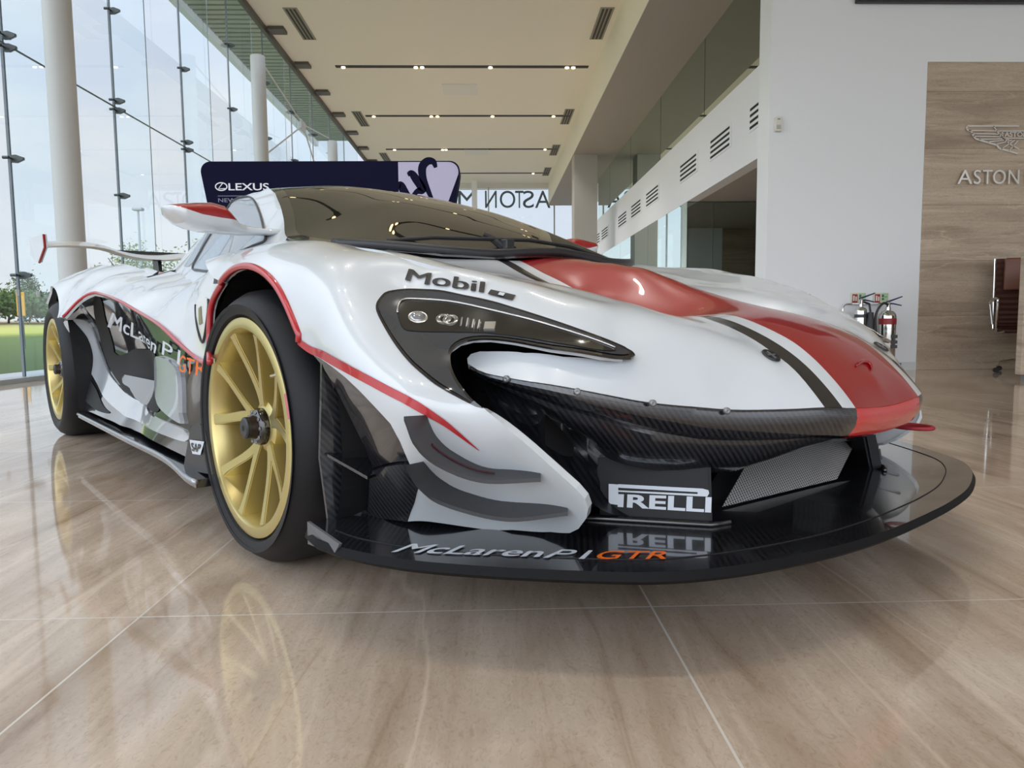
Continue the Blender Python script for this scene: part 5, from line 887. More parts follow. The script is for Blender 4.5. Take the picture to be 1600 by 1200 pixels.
        o = meshobj('dive_plane', V_, F_, mat('canard_grey', (.045, .046, .050), .42), car); bm = bmesh.new(); bm.from_mesh(o.data); bmesh.ops.recalc_face_normals(bm, faces=bm.faces); bm.to_mesh(o.data); bm.free(); autosmooth(o, 30)
        if nm == 'canard_up':
            ln = spline(rows[1] * .5 + rows[2] * .5)[6:-8]; bm = bmesh.new(); tube(bm, [tuple(p) for p in loc(ln + [0, 0, .0035], sd)], .003, 6); obj('pinstripe', bm, mat('dark_red', (.045, .006, .012), .4), o)
    # carbon vane behind the white panel and the duct it frames
    v1 = panel('duct_vane', S_F, DATA['L_vane_strip'], M_carbgl, off=-.004, h=.014, rim=.02, side=sd)
    panel('duct_foot', S_F, DATA['L_vane_low'], M_carbon, off=.001, h=.02, rim=.03, side=sd)
    r_ = np.array(DATA['recess']); meshobj('duct_back', loc(r_, sd), [tuple(range(6))], M_carbon, car)
    V_ = [(.355, .93, .16), (.355, .945, .30), (.37, .945, .42), (.37, .94, .52), (.375, .84, .52), (.365, .84, .16)]
    bm = bmesh.new(); q = [bm.verts.new(p) for p in loc(V_, sd)]; bm.faces.new(q); e = bmesh.ops.extrude_face_region(bm, geom=bm.faces[:]); bmesh.ops.translate(bm, verts=[x for x in e['geom'] if isinstance(x, bmesh.types.BMVert)], vec=(.008, 0, 0)); bmesh.ops.recalc_face_normals(bm, faces=bm.faces); obj('duct_end_plate', bm, M_carbon, car)
    bm = bmesh.new(); q = [bm.verts.new(p) for p in loc([(.37, .935, .305), (.50, .915, .275), (.45, .82, .275), (.34, .82, .30)], sd)]; bm.faces.new(q); e = bmesh.ops.extrude_face_region(bm, geom=bm.faces[:]); bmesh.ops.translate(bm, verts=[x for x in e['geom'] if isinstance(x, bmesh.types.BMVert)], vec=(0, 0, .006)); bmesh.ops.recalc_face_normals(bm, faces=bm.faces); obj('duct_shelf', bm, M_carbgl, car)
    # arch liner
    bm = bmesh.new(); n = 40; R = .40; prev = None
    for i in range(n + 1):
        t = math.radians(-25 + 235 * i / n); c = [(R * math.cos(t), y, .325 + R * math.sin(t)) for y in (.915, .60)]
        cur = [bm.verts.new(p) for p in loc(c, sd)]
        if prev: bm.faces.new((prev[0], prev[1], cur[1], cur[0]))
        prev = cur
    rim_ = [bm.verts.new(p) for p in loc([(R * math.cos(math.radians(a)), .62, .325 + R * math.sin(math.radians(a))) for a in range(-25, 211, 8)], sd)]
    bm.faces.new(rim_); obj('arch_liner', bm, M_hole, car)
mob = decal('sponsor_lettering', S_F, 'Mobil', DATA['L_mobil'], M_decal, off=.003, bold=.012)
q_ = DATA['L_mobil']; decal('sponsor_lettering', S_F, 'Mobil', [q_[1], q_[0], q_[3], q_[2]], M_decal, off=.003, side=-1)
bx_ = np.array(DATA['L_mobil_box']); panel('box_mark', S_F, resample(bx_, .012), M_decal, mob, off=.003, h=.01, rim=0)
c_ = bx_.mean(0); i_ = c_ + (bx_ - c_) * .55
decal('lettering', S_F, '1', [i_[0] * .7 + i_[1] * .3, i_[0] * .3 + i_[1] * .7, i_[3] * .3 + i_[2] * .7, i_[3] * .7 + i_[2] * .3], M_paint, mob, off=.0045)

# ------------------------------------------------------------------ splitter
half = spline([(1.165, 0), (1.162, .14), (1.145, .31), (1.105, .48), (1.065, .59), (1.01, .685), (.92, .775), (.80, .875), (.68, .955), (.56, 1.0), (.47, 1.012)], .03).tolist() + [[.40, 1.0], [.36, .97], [.34, .80], [.30, .5], [.30, 0]]
outl = [(x, -y) for x, y in half] + [(x, y) for x, y in half[::-1] if y > 0]
bm = bmesh.new()
def zs(x): return .150 + .012 * max(0, min(1, (1.0 - x) / .5))
lo = [bm.verts.new((x * .992, y * .992, .150)) for x, y in outl]; mi = [bm.verts.new((x, y, .158)) for x, y in outl]; hi = [bm.verts.new((x * .994, y * .994, .172)) for x, y in outl]; n = len(outl)
for i in range(n):
    j = (i + 1) % n; bm.faces.new((lo[i], lo[j], mi[j], mi[i])); bm.faces.new((mi[i], mi[j], hi[j], hi[i]))
bm.faces.new(lo[::-1]); bm.faces.new(hi); bmesh.ops.recalc_face_normals(bm, faces=bm.faces)
sp = obj('front_splitter', bm, M_carbgl, car); sp.data.materials.append(mat('splitter_edge', (.008, .008, .009), .55, spec=.12))
for f in sp.data.polygons:
    if f.normal.z < .8: f.material_index = 1
autosmooth(sp, 50)
ins = np.array(half[:-5]) ; ins = ins * .945
bm = bmesh.new(); L_ = [(x, -y, .1725) for x, y in ins] ; L_ = [(x, -y, z) for x, y, z in L_[::-1]] + L_[1:]; tube(bm, L_, .0012, 6); obj('edge_groove', bm, M_hole, sp)
for key, txt, m_ in (('mcl_text', 'McLaren', M_wdecal), ('p1_text', 'P1', M_wdecal), ('gtr_text', 'GTR', M_odecal)):
    q = np.array(DATA['L_' + key]); q[:, 2] = .1735
    if key == 'mcl_text':
        e = (q[1] - q[0]); q[1] = q[0] + e * .745; q[2] = q[3] + (q[2] - q[3]) * .745
    decal('lettering', None, txt, q, m_, sp, bold=.007, shear=.12)
for sd in (1, -1):
    bm = bmesh.new(); q = [bm.verts.new(p) for p in loc(DATA['corner'], sd)]; bm.faces.new(q); e = bmesh.ops.extrude_face_region(bm, geom=bm.faces[:]); bmesh.ops.translate(bm, verts=[x for x in e['geom'] if isinstance(x, bmesh.types.BMVert)], vec=(0, .006 * sd, 0)); bmesh.ops.recalc_face_normals(bm, faces=bm.faces); obj('corner_plate', bm, mat('plate_grey', (.12, .12, .125), .5), sp)

# ------------------------------------------------------------------ nose band and chin
LIP = spline(DATA['L_lip'], .02); full = np.r_[(LIP * [1, -1, 1])[::-1][:-1], LIP]
T = np.gradient(full, axis=0); T[:, 2] = 0; T /= np.linalg.norm(T, axis=1)[:, None]; NN = np.stack([T[:, 1] * -1, T[:, 0], T[:, 2] * 0], 1)
NN = np.where((NN @ np.array([1., 0, 0]))[:, None] < 0, -NN, NN)
fr = np.abs(full[:, 1]) / np.abs(full[:, 1]).max(); sh = np.interp(fr, [0, .6, .9, 1], [1, .95, .6, .18])[:, None]; sh2 = np.interp(fr, [0, .2, .45, .75, .92, 1], [.10, .16, .85, 1, .7, .3])[:, None]
def sweep(name, prof, m_, parent=car):
    rows = [full + NN * (np.array(o)[0]) * (sh if o[2] else 1) + np.array([0, 0, 1.]) * (o[1] * sh if not o[2] else (-.060 + (o[1] + .060) * sh2) * sh) for o in prof]; V_ = np.concatenate([loc(r, 1) for r in rows]); n = len(full)
    F_ = [(j * n + i, j * n + i + 1, (j + 1) * n + i + 1, (j + 1) * n + i) for j in range(len(rows) - 1) for i in range(n - 1)]
    o = meshobj(name, V_, F_, m_, parent); bm = bmesh.new(); bm.from_mesh(o.data); bmesh.ops.recalc_face_normals(bm, faces=bm.faces)
    bm.to_mesh(o.data); bm.free(); return autosmooth(o, 28)
def bandmat():
    m = carbon('nose_band_carbon', (.006, .006, .008), (.028, .029, .034), .18, 1.)
    t = nd(m, 'ShaderNodeTexCoord'); s = nd(m, 'ShaderNodeSeparateXYZ'); lk(m, t.outputs['Object'], s.inputs[0])
    c0 = bsdf(m).inputs['Base Color'].links[0].from_socket
    lk(m, mixc(m, math_(m, 'LESS_THAN', math_(m, 'ABSOLUTE', s.outputs['Y']), .157), c0, (.58, .006, .010)), bsdf(m).inputs['Base Color']); return m
sweep('nose_band', [(-.010, .004, 0), (.0, -.001, 0), (.002, -.004, 0), (.004, -.020, 0), (.001, -.036, 0), (-.012, -.058, 0), (-.03, -.066, 0)], bandmat())
chin = [(-.030, -.060, 0), (-.034, -.075, 1), (-.044, -.105, 1), (-.07, -.135, 1), (-.13, -.165, 1), (-.28, -.185, 1)]
sweep('chin_panel', chin, M_carbon)
for px_ in DATA['bolts']:
    bm = bmesh.new(); p = Vector(loc(px_[0])[0]); z = Vector(loc(px_[1])[0]); q = z.to_track_quat('Z', 'Y').to_matrix().to_4x4(); q.translation = p
    lathe(bm, [(0, .003), (.0022, .0035), (.004, .004), (.0065, .0022), (.0065, -.003)], 14, q); obj('band_bolt', bm, M_grey, car, True)
# intake walls, strut, grille
for sd in (1, -1):
    G = np.array(DATA['intake']); r, c = G.shape[:2]
    # fine, smooth grid from the coarse one
    rows = [spline(g, .03) for g in G]; k_ = 24
    rows = np.array([[w[int(round(i * (len(w) - 1) / k_))] for i in range(k_ + 1)] for w in rows])
    cols = [spline(rows[:, i], .03) for i in range(k_ + 1)]; cols = np.array([[w[int(round(i * (len(w) - 1) / k_))] for i in range(k_ + 1)] for w in cols])
    V_ = loc(cols.reshape(-1, 3), sd); F_ = [(i * (k_ + 1) + j, i * (k_ + 1) + j + 1, (i + 1) * (k_ + 1) + j + 1, (i + 1) * (k_ + 1) + j) for i in range(k_) for j in range(k_)]
    meshobj('intake_wall', V_, F_, M_carbin, car, True)
    # strut with lettering
    V_ = [(.735, .520, .172), (.915, .395, .172), (.895, .375, .30), (.70, .50, .30)]
    st = [Vector(p) for p in loc(V_, sd)]; nrm = (st[1] - st[0]).cross(st[3] - st[0]).normalized() * (-.035 if sd > 0 else .035)
    bm = bmesh.new(); a = [bm.verts.new(p) for p in st]; b = [bm.verts.new(p + nrm) for p in st]
    bm.faces.new(a); bm.faces.new(b[::-1]); [bm.faces.new((a[i], a[(i + 1) % 4], b[(i + 1) % 4], b[i])) for i in range(4)]; bmesh.ops.recalc_face_normals(bm, faces=bm.faces)
    bmesh.ops.bevel(bm, geom=bm.edges[:], offset=.006, segments=2, affect='EDGES'); s1 = autosmooth(obj('splitter_strut', bm, mat('strut_carbon', (.010, .010, .012), .45, spec=.25), car), 40)
    q = np.array(DATA['pirelli']); decal('lettering', None, 'IRELLI', q if sd > 0 else q[[1, 0, 3, 2]], M_wdecal, s1, weight=.03, side=sd)
    for poly in DATA['pirelli_p']:
        meshobj('lettering', loc(np.array(poly), sd), [tuple(range(len(poly)))], M_wdecal, s1)
    bm = bmesh.new(); tube(bm, [tuple(p) for p in loc([(.70, .56, .174), (.735, .53, .176), (.915, .403, .176), (.93, .36, .176)], sd)], .007, 8); obj('strut_foot', bm, M_black, s1, True)
# mesh in the centre opening
def meshmat():
    m = mat('radiator_mesh', (.70, .70, .68), .4, .35)
    t = nd(m, 'ShaderNodeTexCoord'); fs = []
    for r in (.9, -.9):
        mp = nd(m, 'ShaderNodeMapping'); mp.inputs['Rotation'].default_value = (0, 0, r); mp.inputs['Scale'].default_value = (1, 1, 1); lk(m, t.outputs['Object'], mp.inputs[0])
        s = nd(m, 'ShaderNodeSeparateXYZ'); lk(m, mp.outputs[0], s.inputs[0]); fs.append(math_(m, 'LESS_THAN', math_(m, 'PINGPONG', s.outputs['X'], .0035), .0014))
    al = math_(m, 'MAXIMUM', fs[0], fs[1]); lk(m, al, bsdf(m).inputs['Alpha']); return m
gm = np.array([(.855, .27, .176), (.895, -.17, .176), (.80, -.50, .235), (.745, -.06, .262)])
meshobj('centre_mesh', loc(gm, 1), [(3, 2, 1, 0)], meshmat(), car)
meshobj('duct_floor', loc(gm + [-.06, 0, -.004], 1), [(3, 2, 1, 0)], M_hole, car)
boxo('nose_core', (.45, -.62, .18), (.68, .62, .42), M_hole, car)
boxo('chassis_core', (-.55, -.58, .12), (.55, .58, .55), M_hole, car)
# towing loop
bm = bmesh.new(); c0 = Vector(loc((1.0, -.335, .302))[0]); tube(bm, [c0 + Vector((.05 * math.cos(a), .034 * math.sin(a), .0)) for a in np.linspace(0, 2 * PI, 25)], .005, 8, False); obj('tow_loop', bm, mat('tow_red', (.35, .02, .03), .5), car, True)
# bonnet furniture
for p_ in DATA['fasteners']:
    p = S_H.on([p_], .002)[0]; n_ = S_H.nor(S_H.ab([p]))[0]; z = Vector(loc(n_)[0]); q = z.to_track_quat('Z', 'Y').to_matrix().to_4x4(); q.translation = Vector(loc(p)[0])
    bm = bmesh.new(); lathe(bm, [(0, .0015), (.014, .0015), (.016, .003), (.019, .003), (.020, .0)], 28, q)
    f_ = obj('bonnet_fastener', bm, M_decal, car, True)
    bm = bmesh.new(); box(bm, (-.012, -.0015, .001), (.012, .0015, .0035), 0, q); box(bm, (-.0015, -.012, .001), (.0015, .012, .0035), 0, q); obj('slot', bm, M_grey, f_)
e3 = spline(S_H.on(DATA['L_emblem'], .003), .004)
bm = bmesh.new(); L_ = len(e3); tube(bm, [tuple(p) for p in loc(e3)], [.001 + .004 * math.sin(PI * min(1, (i + 1) / L_)) ** .7 for i in range(L_)], 8); obj('nose_emblem', bm, M_red, car, True)

# ------------------------------------------------------------------ wheels
def make_wheel(u, sd, tw, R):
    w = bpy.data.objects.new('wheel', None); link(w, car); w.location = (u, -sd * .96, R - .005)
    w.rotation_euler = (PI / 2 if sd > 0 else -PI / 2, 0, 0)      # local z points out of the car
    r = .2585
    prof = [(r + .004, -.012), (r + .012, .004), (r + .035, .012), (R - .045, .010), (R - .022, -.006), (R - .006, -.030), (R - .001, -.055), (R, -tw / 2 - .03), (R - .001, -tw), (R - .02, -tw - .03), (r, -tw - .03)]
    bm = bmesh.new(); lathe(bm, prof, 96); ty = obj('tyre', bm, M_rubber, w); autosmooth(ty, 30)
    bm = bmesh.new(); lathe(bm, [(r + .006, -.014), (r + .004, .000), (r - .006, .004), (r - .020, .002), (r - .026, -.006), (r - .030, -.05), (r - .036, -.14), (r - .03, -tw - .02), (r + .004, -tw - .02)], 96)
    rm = obj('rim', bm, M_gold, w); autosmooth(rm, 32)
    # five pairs of curved blades
    for i in range(5):
        for s in (-1, 1):
            a0 = math.radians(90 + 72 * i); a1 = a0 + s * math.radians(18.5)
            pts = []
            for t in np.linspace(0, 1, 11):
                rr_ = .050 + (r - .024 - .050) * t; an = a0 + (a1 - a0) * (1 - (1 - t) ** 1.9); zz = -.042 + .040 * t ** 1.3
                pts.append((rr_ * math.cos(an), rr_ * math.sin(an), zz, .0155 - .006 * t ** .6 + .005 * t ** 6))
            bm = bmesh.new(); prev = None
            for j, (x, y, z, hw) in enumerate(pts):
                q0, q1 = pts[max(j - 1, 0)], pts[min(j + 1, 10)]; d_ = Vector((q1[0] - q0[0], q1[1] - q0[1], 0)).normalized(); nn_ = Vector((-d_.y, d_.x, 0)); c = Vector((x, y, z)); dep = .082 - .018 * (j / 10)
                ring_ = [bm.verts.new(c + nn_ * hw), bm.verts.new(c - nn_ * hw), bm.verts.new(c - nn_ * hw * 1.5 + Vector((0, 0, -dep))), bm.verts.new(c + nn_ * hw * 1.5 + Vector((0, 0, -dep)))]
                if prev: [bm.faces.new((prev[k], prev[(k + 1) % 4], ring_[(k + 1) % 4], ring_[k])) for k in range(4)]
                else: bm.faces.new(ring_[::-1])
                prev = ring_
            bm.faces.new(prev); bmesh.ops.recalc_face_normals(bm, faces=bm.faces)
            es = [e for e in bm.edges if abs(e.verts[0].co.z - e.verts[1].co.z) < .02 and e.calc_face_angle(0) > .8]
            bmesh.ops.bevel(bm, geom=es, offset=.0025, segments=2, affect='EDGES'); sp_ = obj('spoke', bm, M_gold, w); autosmooth(sp_, 35)
    bm = bmesh.new(); lathe(bm, [(.0, -.04), (.045, -.042), (.062, -.05), (.070, -.075), (.07, -.11), (.0, -.11)], 48); h_ = obj('hub', bm, M_gold, w); autosmooth(h_, 35)
    bm = bmesh.new(); lathe(bm, [(0, -.020), (.036, -.020), (.041, -.023), (.045, -.03), (.045, -.044)], 40); hn = obj('hub_ring', bm, M_black, w); autosmooth(hn, 30)
    for i in range(10):
        a = 2 * PI * i / 10; bm = bmesh.new(); lathe(bm, [(0, 0), (.004, 0), (.005, -.002)], 12, Matrix.Translation((.037 * math.cos(a), .037 * math.sin(a), -.018))); obj('hub_bolt', bm, M_grey, hn)
    bm = bmesh.new(); lathe(bm, [(0, .002), (.006, .002), (.007, .005), (.022, .005), (.025, .002), (.026, -.012), (.029, -.02), (.029, -.03)], 6 * 6); nt_ = obj('wheel_nut', bm, mat('nut_dark', (.04, .025, .022), .3, .6), w); autosmooth(nt_, 30)
    bm = bmesh.new(); lathe(bm, [(0, .0055), (.0215, .0058), (.0262, .0025), (.0265, -.006), (.0, -.006)], 36); o = obj('nut_cap', bm, M_satin, w); autosmooth(o, 30)
    bm = bmesh.new(); lathe(bm, [(0, .0061), (.0075, .0061)], 20); obj('cap_hole', bm, M_hole, o)
    bm = bmesh.new(); lathe(bm, [(.09, -.115), (.19, -.115), (.19, -.145), (.09, -.145)], 64, closed=True); o = obj('brake_disc', bm, mat('disc_iron', (.10, .095, .09), .4, .7), w); autosmooth(o, 30)
    bm = bmesh.new(); lathe(bm, [(0, -.15), (.235, -.15)], 48); obj('wheel_back', bm, M_hole, w)
    bm = bmesh.new(); tube(bm, [(.225 * math.cos(.66), .225 * math.sin(.66), -.02), (.215 * math.cos(.66), .215 * math.sin(.66), .004)], .004, 8); obj('valve', bm, M_chrome, w)
    return w, ty
for u, sd, tw, R in ((0, 1, .255, .330), (0, -1, .255, .330), (-2.67, 1, .30, .352), (-2.67, -1, .30, .352)):
    w, ty = make_wheel(u, sd, tw, R)
    if u == 0 and sd == 1:
        # writing on the sidewall
        def arc_text(txt, a_mid, rad, hgt, m_, span):
            v, f, wd_ = glyphs(txt, weight=.02); P = []
            for x, y in v:
                a = a_mid + span / 2 - span * x; r_ = rad + (y - .5) * hgt; P.append((r_ * math.cos(a), r_ * math.sin(a), .0128))
            meshobj('sidewall_lettering', P, f, m_, ty)
        arc_text('MC', math.radians(3), .283, .012, mat('yellow_chalk', (.6, .5, .12), .6), math.radians(5))
        pl = []
        for a in np.linspace(math.radians(10), math.radians(21), 8): pl.append((.284 * math.cos(a), .284 * math.sin(a)))
        P = [(x * (1 - .005 / .29), y * (1 - .005 / .29), .0125) for x, y in pl] + [(x * (1 + .007 / .29), y * (1 + .007 / .29), .0125) for x, y in pl]
        meshobj('sidewall_label', P, [(i, i + 8, i + 9, i + 1) for i in range(7)], mat('pink_label', (.55, .16, .19), .5), ty)
# ------------------------------------------------------------------ cabin
def mirror_paint():
    if 'mirror_paint' in MATS: return MATS['mirror_paint']
    m = mat('mirror_paint', (.62, .655, .69), .28, 0, 1.0, .02)
    t = nd(m, 'ShaderNodeTexCoord'); s = nd(m, 'ShaderNodeSeparateXYZ'); lk(m, t.outputs['Object'], s.inputs[0]); y = math_(m, 'ABSOLUTE', s.outputs['Y'])
    rd = sorted((p[1], p[2]) for p in DATA['mir_red']); y0, y1 = rd[0][0], rd[-1][0]
    mr = nd(m, 'ShaderNodeMapRange'); mr.inputs['From Min'].default_value = y0; mr.inputs['From Max'].default_value = y1; lk(m, y, mr.inputs['Value'])
    z = ramp(m, mr.outputs[0], [((a - y0) / (y1 - y0), ((b - .85) * 10,) * 3) for a, b in rd])
    above = math_(m, 'GREATER_THAN', math_(m, 'MULTIPLY_ADD', s.outputs['Z'], 10, -8.5), z)
    lk(m, mixc(m, math_(m, 'MULTIPLY', above, math_(m, 'GREATER_THAN', y, y0)), (.62, .655, .69), (.30, .002, .005)), bsdf(m).inputs['Base Color']); return m
S_C, S_CS, S_S, S_L = Surf('canopy'), Surf('cabin_side'), Surf('side'), Surf('flank')
M_screen = mat('dark_screen_glass', (.010, .009, .008), .015, 0, 0, spec=1.0); bsdf(M_screen).inputs['IOR'].default_value = 1.75
M_winglass = mat('side_window_glass', (.30, .33, .37), .06, .25, .6)
M_seal2 = mat('window_seal', (.05, .055, .06), .4)
ws = panel('windscreen', S_C, DATA['L_windscreen'], M_screen, h=.03, rim=.006, both_half=True)
w_ = S_C.on(DATA['L_windscreen'], .0015); edge = spline(w_[5:13], .03)
for sd in (1, -1):
    bm = bmesh.new(); X = S_C.ab(edge); T = np.gradient(X, axis=0); T /= np.linalg.norm(T, axis=1)[:, None]; Nn = np.stack([-T[:, 1], T[:, 0]], 1)
    c = np.array(S_C.ab([[-.5, 0, 1]]))[0]; sg = np.sign(((c - X) * Nn).sum(1))[:, None]
    A_, B_ = S_C.ev(X, .0012), S_C.ev(X + Nn * sg * .035, .0012); q = len(A_)
    meshobj('screen_border', np.r_[loc(A_, sd), loc(B_, sd)], [(i, i + 1, i + 1 + q, i + q) for i in range(q - 1)], M_black, ws, True)
panel('roof_skin', S_C, DATA['L_roof'], M_paint, h=.04, rim=.01, both_half=True)
cowl = spline([(-.22, .60, .80), (-.06, .525, .785), (.03, .40, .772), (.075, .25, .766), (.09, .12, .776), (.095, 0, .783)], .03); cw = np.r_[cowl, (cowl * [1, -1, 1])[::-1][1:]]
bm = bmesh.new(); tube(bm, [tuple(p) for p in loc(cw + [-.012, 0, .004])], .014, 8); obj('cowl_trim', bm, M_satin, car, True)
wi = bpy.data.objects.new('wiper', None); link(wi, car)
def ron(u, v, off): return tuple(loc(S_C.on([(u, v, .8)], off))[0])
bm = bmesh.new(); tube(bm, [ron(.03, .18, .006), ron(.0, .20, .022), ron(-.02, .22, .030)], [.012, .010, .008], 8); box(bm, (-.02, -.016, -.012), (.02, .016, .02), .004, Matrix.Translation(ron(.035, .17, .01))); obj('wiper_arm', bm, M_satin, wi)
bm = bmesh.new(); tube(bm, [ron(u, v, o) for u, v, o in ((-.10, .50, .012), (-.05, .38, .02), (-.0, .24, .024), (.03, .08, .024), (.045, -.08, .02), (.05, -.26, .010))], .006, 8); obj('wiper_blade', bm, M_satin, wi)
for sd in (1, -1):
    cs = panel('door_upper', S_CS, DATA['L_cabin_side'], M_paint, h=.03, rim=.01, side=sd)
    sw = panel('side_window', S_CS, DATA['L_side_window'], M_winglass, cs, off=.003, h=.03, rim=.003, side=sd, smooth=True)
    lp = spline(S_CS.on(DATA['L_side_window'], .004), .02, True); bm = bmesh.new(); tube(bm, [tuple(p) for p in loc(np.r_[lp, lp[:1]], sd)], .004, 6); obj('window_seal', bm, M_seal2, sw, True)
    panel('quarter_window', S_CS, DATA['L_window_rear'], M_winglass, cs, off=.003, h=.03, rim=.003, side=sd, smooth=True)
    # side of the body
    si = panel('side_panel', S_S, DATA['L_side'], M_paint, h=.03, rim=.012, side=sd)
    rl = spline(S_S.on(DATA['L_side_red'], .004), .03); bm = bmesh.new(); tube(bm, [tuple(p) for p in loc(rl, sd)], .0065, 6); obj('pinstripe', bm, M_redline, si, True)
    nb = panel('number_shield', S_S, DATA['L_number'], mat('shield_white', (.66, .68, .66), .3, 0, .6), si, off=.002, h=.02, rim=0, side=sd)
    lp = spline(S_S.on(DATA['L_number'], .003), .02, True); bm = bmesh.new(); tube(bm, [tuple(p) for p in loc(lp[len(lp) // 3:], sd)], .0035, 6); obj('shield_edge', bm, M_satin, nb, True)
    panel('shield_mark', S_S, DATA['L_number_in'], mat('shield_olive', (.20, .19, .08), .4), nb, off=.0035, h=.02, rim=0, side=sd)
    # flank
    fl = panel('lower_flank', S_L, DATA['L_flank'], M_black, h=.03, rim=.01, side=sd)
    panel('side_intake', S_L, DATA['L_intake_hole'], M_hole, fl, smooth=True, off=.003, h=.03, rim=0, side=sd)
    panel('flank_pocket', S_L, DATA['L_flank_pocket'], M_hole, fl, smooth=True, off=.003, h=.03, rim=0, side=sd)
    M_flwhite = mat('flank_silver', (.50, .53, .57), .2, 0, 1., .02)
    panel('flank_blade', S_L, DATA['L_flank_blade'], M_flwhite, fl, smooth=True, off=.012, h=.03, rim=.012, side=sd)
    panel('flank_stripe', S_L, DATA['L_flank_stripe'], M_flwhite, fl, smooth=True, off=.006, h=.03, rim=.006, side=sd)
    for k_, t_, m_ in (('side_mcl', 'McLaren', M_wdecal), ('side_p1', 'P1', M_wdecal), ('side_gtr', 'GTR', M_odecal)):
        q = np.array(DATA['L_' + k_]); q = q if sd > 0 else q[[1, 0, 3, 2]]
        decal('lettering', S_L, t_, q, m_, fl, off=.010, side=sd, bold=.008)
    # skirt board, its upright and the sponsor board behind the front wheel
    sk = np.array(DATA['skirt']); o_ = spline(sk, .04); i_ = o_ * [1, 0, 1] + [0, .72, .0]
    q = len(o_); V_ = np.r_[loc(o_, sd), loc(i_ , sd), loc(o_ - [0, 0, .022], sd), loc(i_ - [0, 0, .022], sd)]
    F_ = []
    for i in range(q - 1): F_ += [(i, i + 1, q + i + 1, q + i), (2 * q + i, 3 * q + i, 3 * q + i + 1, 2 * q + i + 1), (i, 2 * q + i, 2 * q + i + 1, i + 1)]
    F_ += [(0, q, 3 * q, 2 * q), (q - 1, 3 * q - 1, 4 * q - 1, 2 * q - 1)]
    o = meshobj('side_skirt', V_, F_, M_carbgl, car); bm = bmesh.new(); bm.from_mesh(o.data); bmesh.ops.recalc_face_normals(bm, faces=bm.faces); bm.to_mesh(o.data); bm.free()
    bm = bmesh.new(); tube(bm, [tuple(p) for p in loc(o_ + [0, 0, -.006], sd)], .007, 8); obj('skirt_edge', bm, mat('edge_silver', (.42, .44, .48), .25, .6), o, True)
    V_ = [loc((u, v, w), sd)[0] for u in (-2.2, -.45) for v, w in ((.90, .166), (.87, .26), (.84, .36))]
    meshobj('sill', V_, [(0, 1, 4, 3), (1, 2, 5, 4)], M_black, car)
    sp_ = np.array(DATA['sap']); bm = bmesh.new(); a = [bm.verts.new(p) for p in loc(sp_, sd)]; bm.faces.new(a); e = bmesh.ops.extrude_face_region(bm, geom=bm.faces[:]); bmesh.ops.translate(bm, verts=[x for x in e['geom'] if isinstance(x, bmesh.types.BMVert)], vec=(0, .012 * sd, 0)); bmesh.ops.recalc_face_normals(bm, faces=bm.faces)
    sb_ = obj('sponsor_board', bm, M_satin, car)
    q = np.array(DATA['sap_patch']); meshobj('white_patch', loc(q, sd), [(0, 1, 2, 3)], M_wdecal, sb_)
    c = q.mean(0); qq = c + (q - c) * [.72, 1, .62]; qq[:, 1] += .002; qq[0, 0] = qq[3, 0] + .008
    qq = qq if sd > 0 else qq[[1, 0, 3, 2]]
    decal('lettering', None, 'SAP', qq, M_decal, sb_, side=sd, weight=.03)
    # rear arch liner
    bm = bmesh.new(); prev = None
    for i in range(31):
        t = math.radians(20 + 106 * i / 30); cur = [bm.verts.new(p) for p in loc([(-2.67 + .44 * math.cos(t), y, .35 + .44 * math.sin(t)) for y in (.90, .58)], sd)]
        if prev: bm.faces.new((prev[0], prev[1], cur[1], cur[0]))
        prev = cur
    bm.faces.new([bm.verts.new(p) for p in loc([(-2.67 + .44 * math.cos(math.radians(a)), .60, .35 + .44 * math.sin(math.radians(a))) for a in range(20, 127, 8)], sd)]); obj('arch_liner', bm, M_hole, car)
    meshobj('wheel_baffle', loc([(-2.2, .94, .17), (-2.24, .95, .50), (-2.30, .95, .60), (-2.3, .6, .6), (-2.2, .6, .17)], sd), [(0, 1, 2, 3, 4)], M_hole, car)
    # wing mirror
    tp, bt, rd = np.array(DATA['mir_top']), np.array(DATA['mir_bot']), np.array(DATA['mir_red'])
    vs_m = np.r_[np.linspace(.946, .93, 8), np.linspace(.926, .56, 70)]; n = 56; V_ = []; F_ = []; mi = []
    def itp(T, v): i = np.argsort(T[:, 1]); return np.interp(v, T[i, 1], T[i, 2])
    for k_, v in enumerate(vs_m):
        zt, zb = itp(tp, v), itp(bt, v); c = (zt + zb) / 2; hz = max((zt - zb) / 2, .0015)
        dp = np.interp(v, [.56, .70, .76, .90, .93, .946], [.035, .038, .07, .085, .06, .006])
        zr = itp(rd, v) if v > .752 else 9
        for i in range(n):
            a = 2 * PI * i / n; ca, sa = math.cos(a), math.sin(a); f = (abs(ca) ** 2.6 + abs(sa) ** 2.6) ** (-1 / 2.6)
            V_.append(tuple(loc((-.66 + dp * f * ca, v, c + hz * f * sa), sd)[0]))
        if k_:
            for i in range(n):
                z_ = (V_[-n + i][2] + V_[-n + (i + 1) % n][2] + V_[-2 * n + i][2] + V_[-2 * n + (i + 1) % n][2]) / 4
                F_.append(((k_ - 1) * n + i, (k_ - 1) * n + (i + 1) % n, k_ * n + (i + 1) % n, k_ * n + i)); mi.append(1 if z_ > zr else 0)
    F_ += [tuple(range(n)), tuple(range((len(vs_m) - 1) * n, len(vs_m) * n))]; mi += [0, 0]
    mo = meshobj('wing_mirror', V_, F_, mirror_paint(), car)
    bm = bmesh.new(); bm.from_mesh(mo.data); bmesh.ops.recalc_face_normals(bm, faces=bm.faces); bm.to_mesh(mo.data); bm.free(); autosmooth(mo, 50)
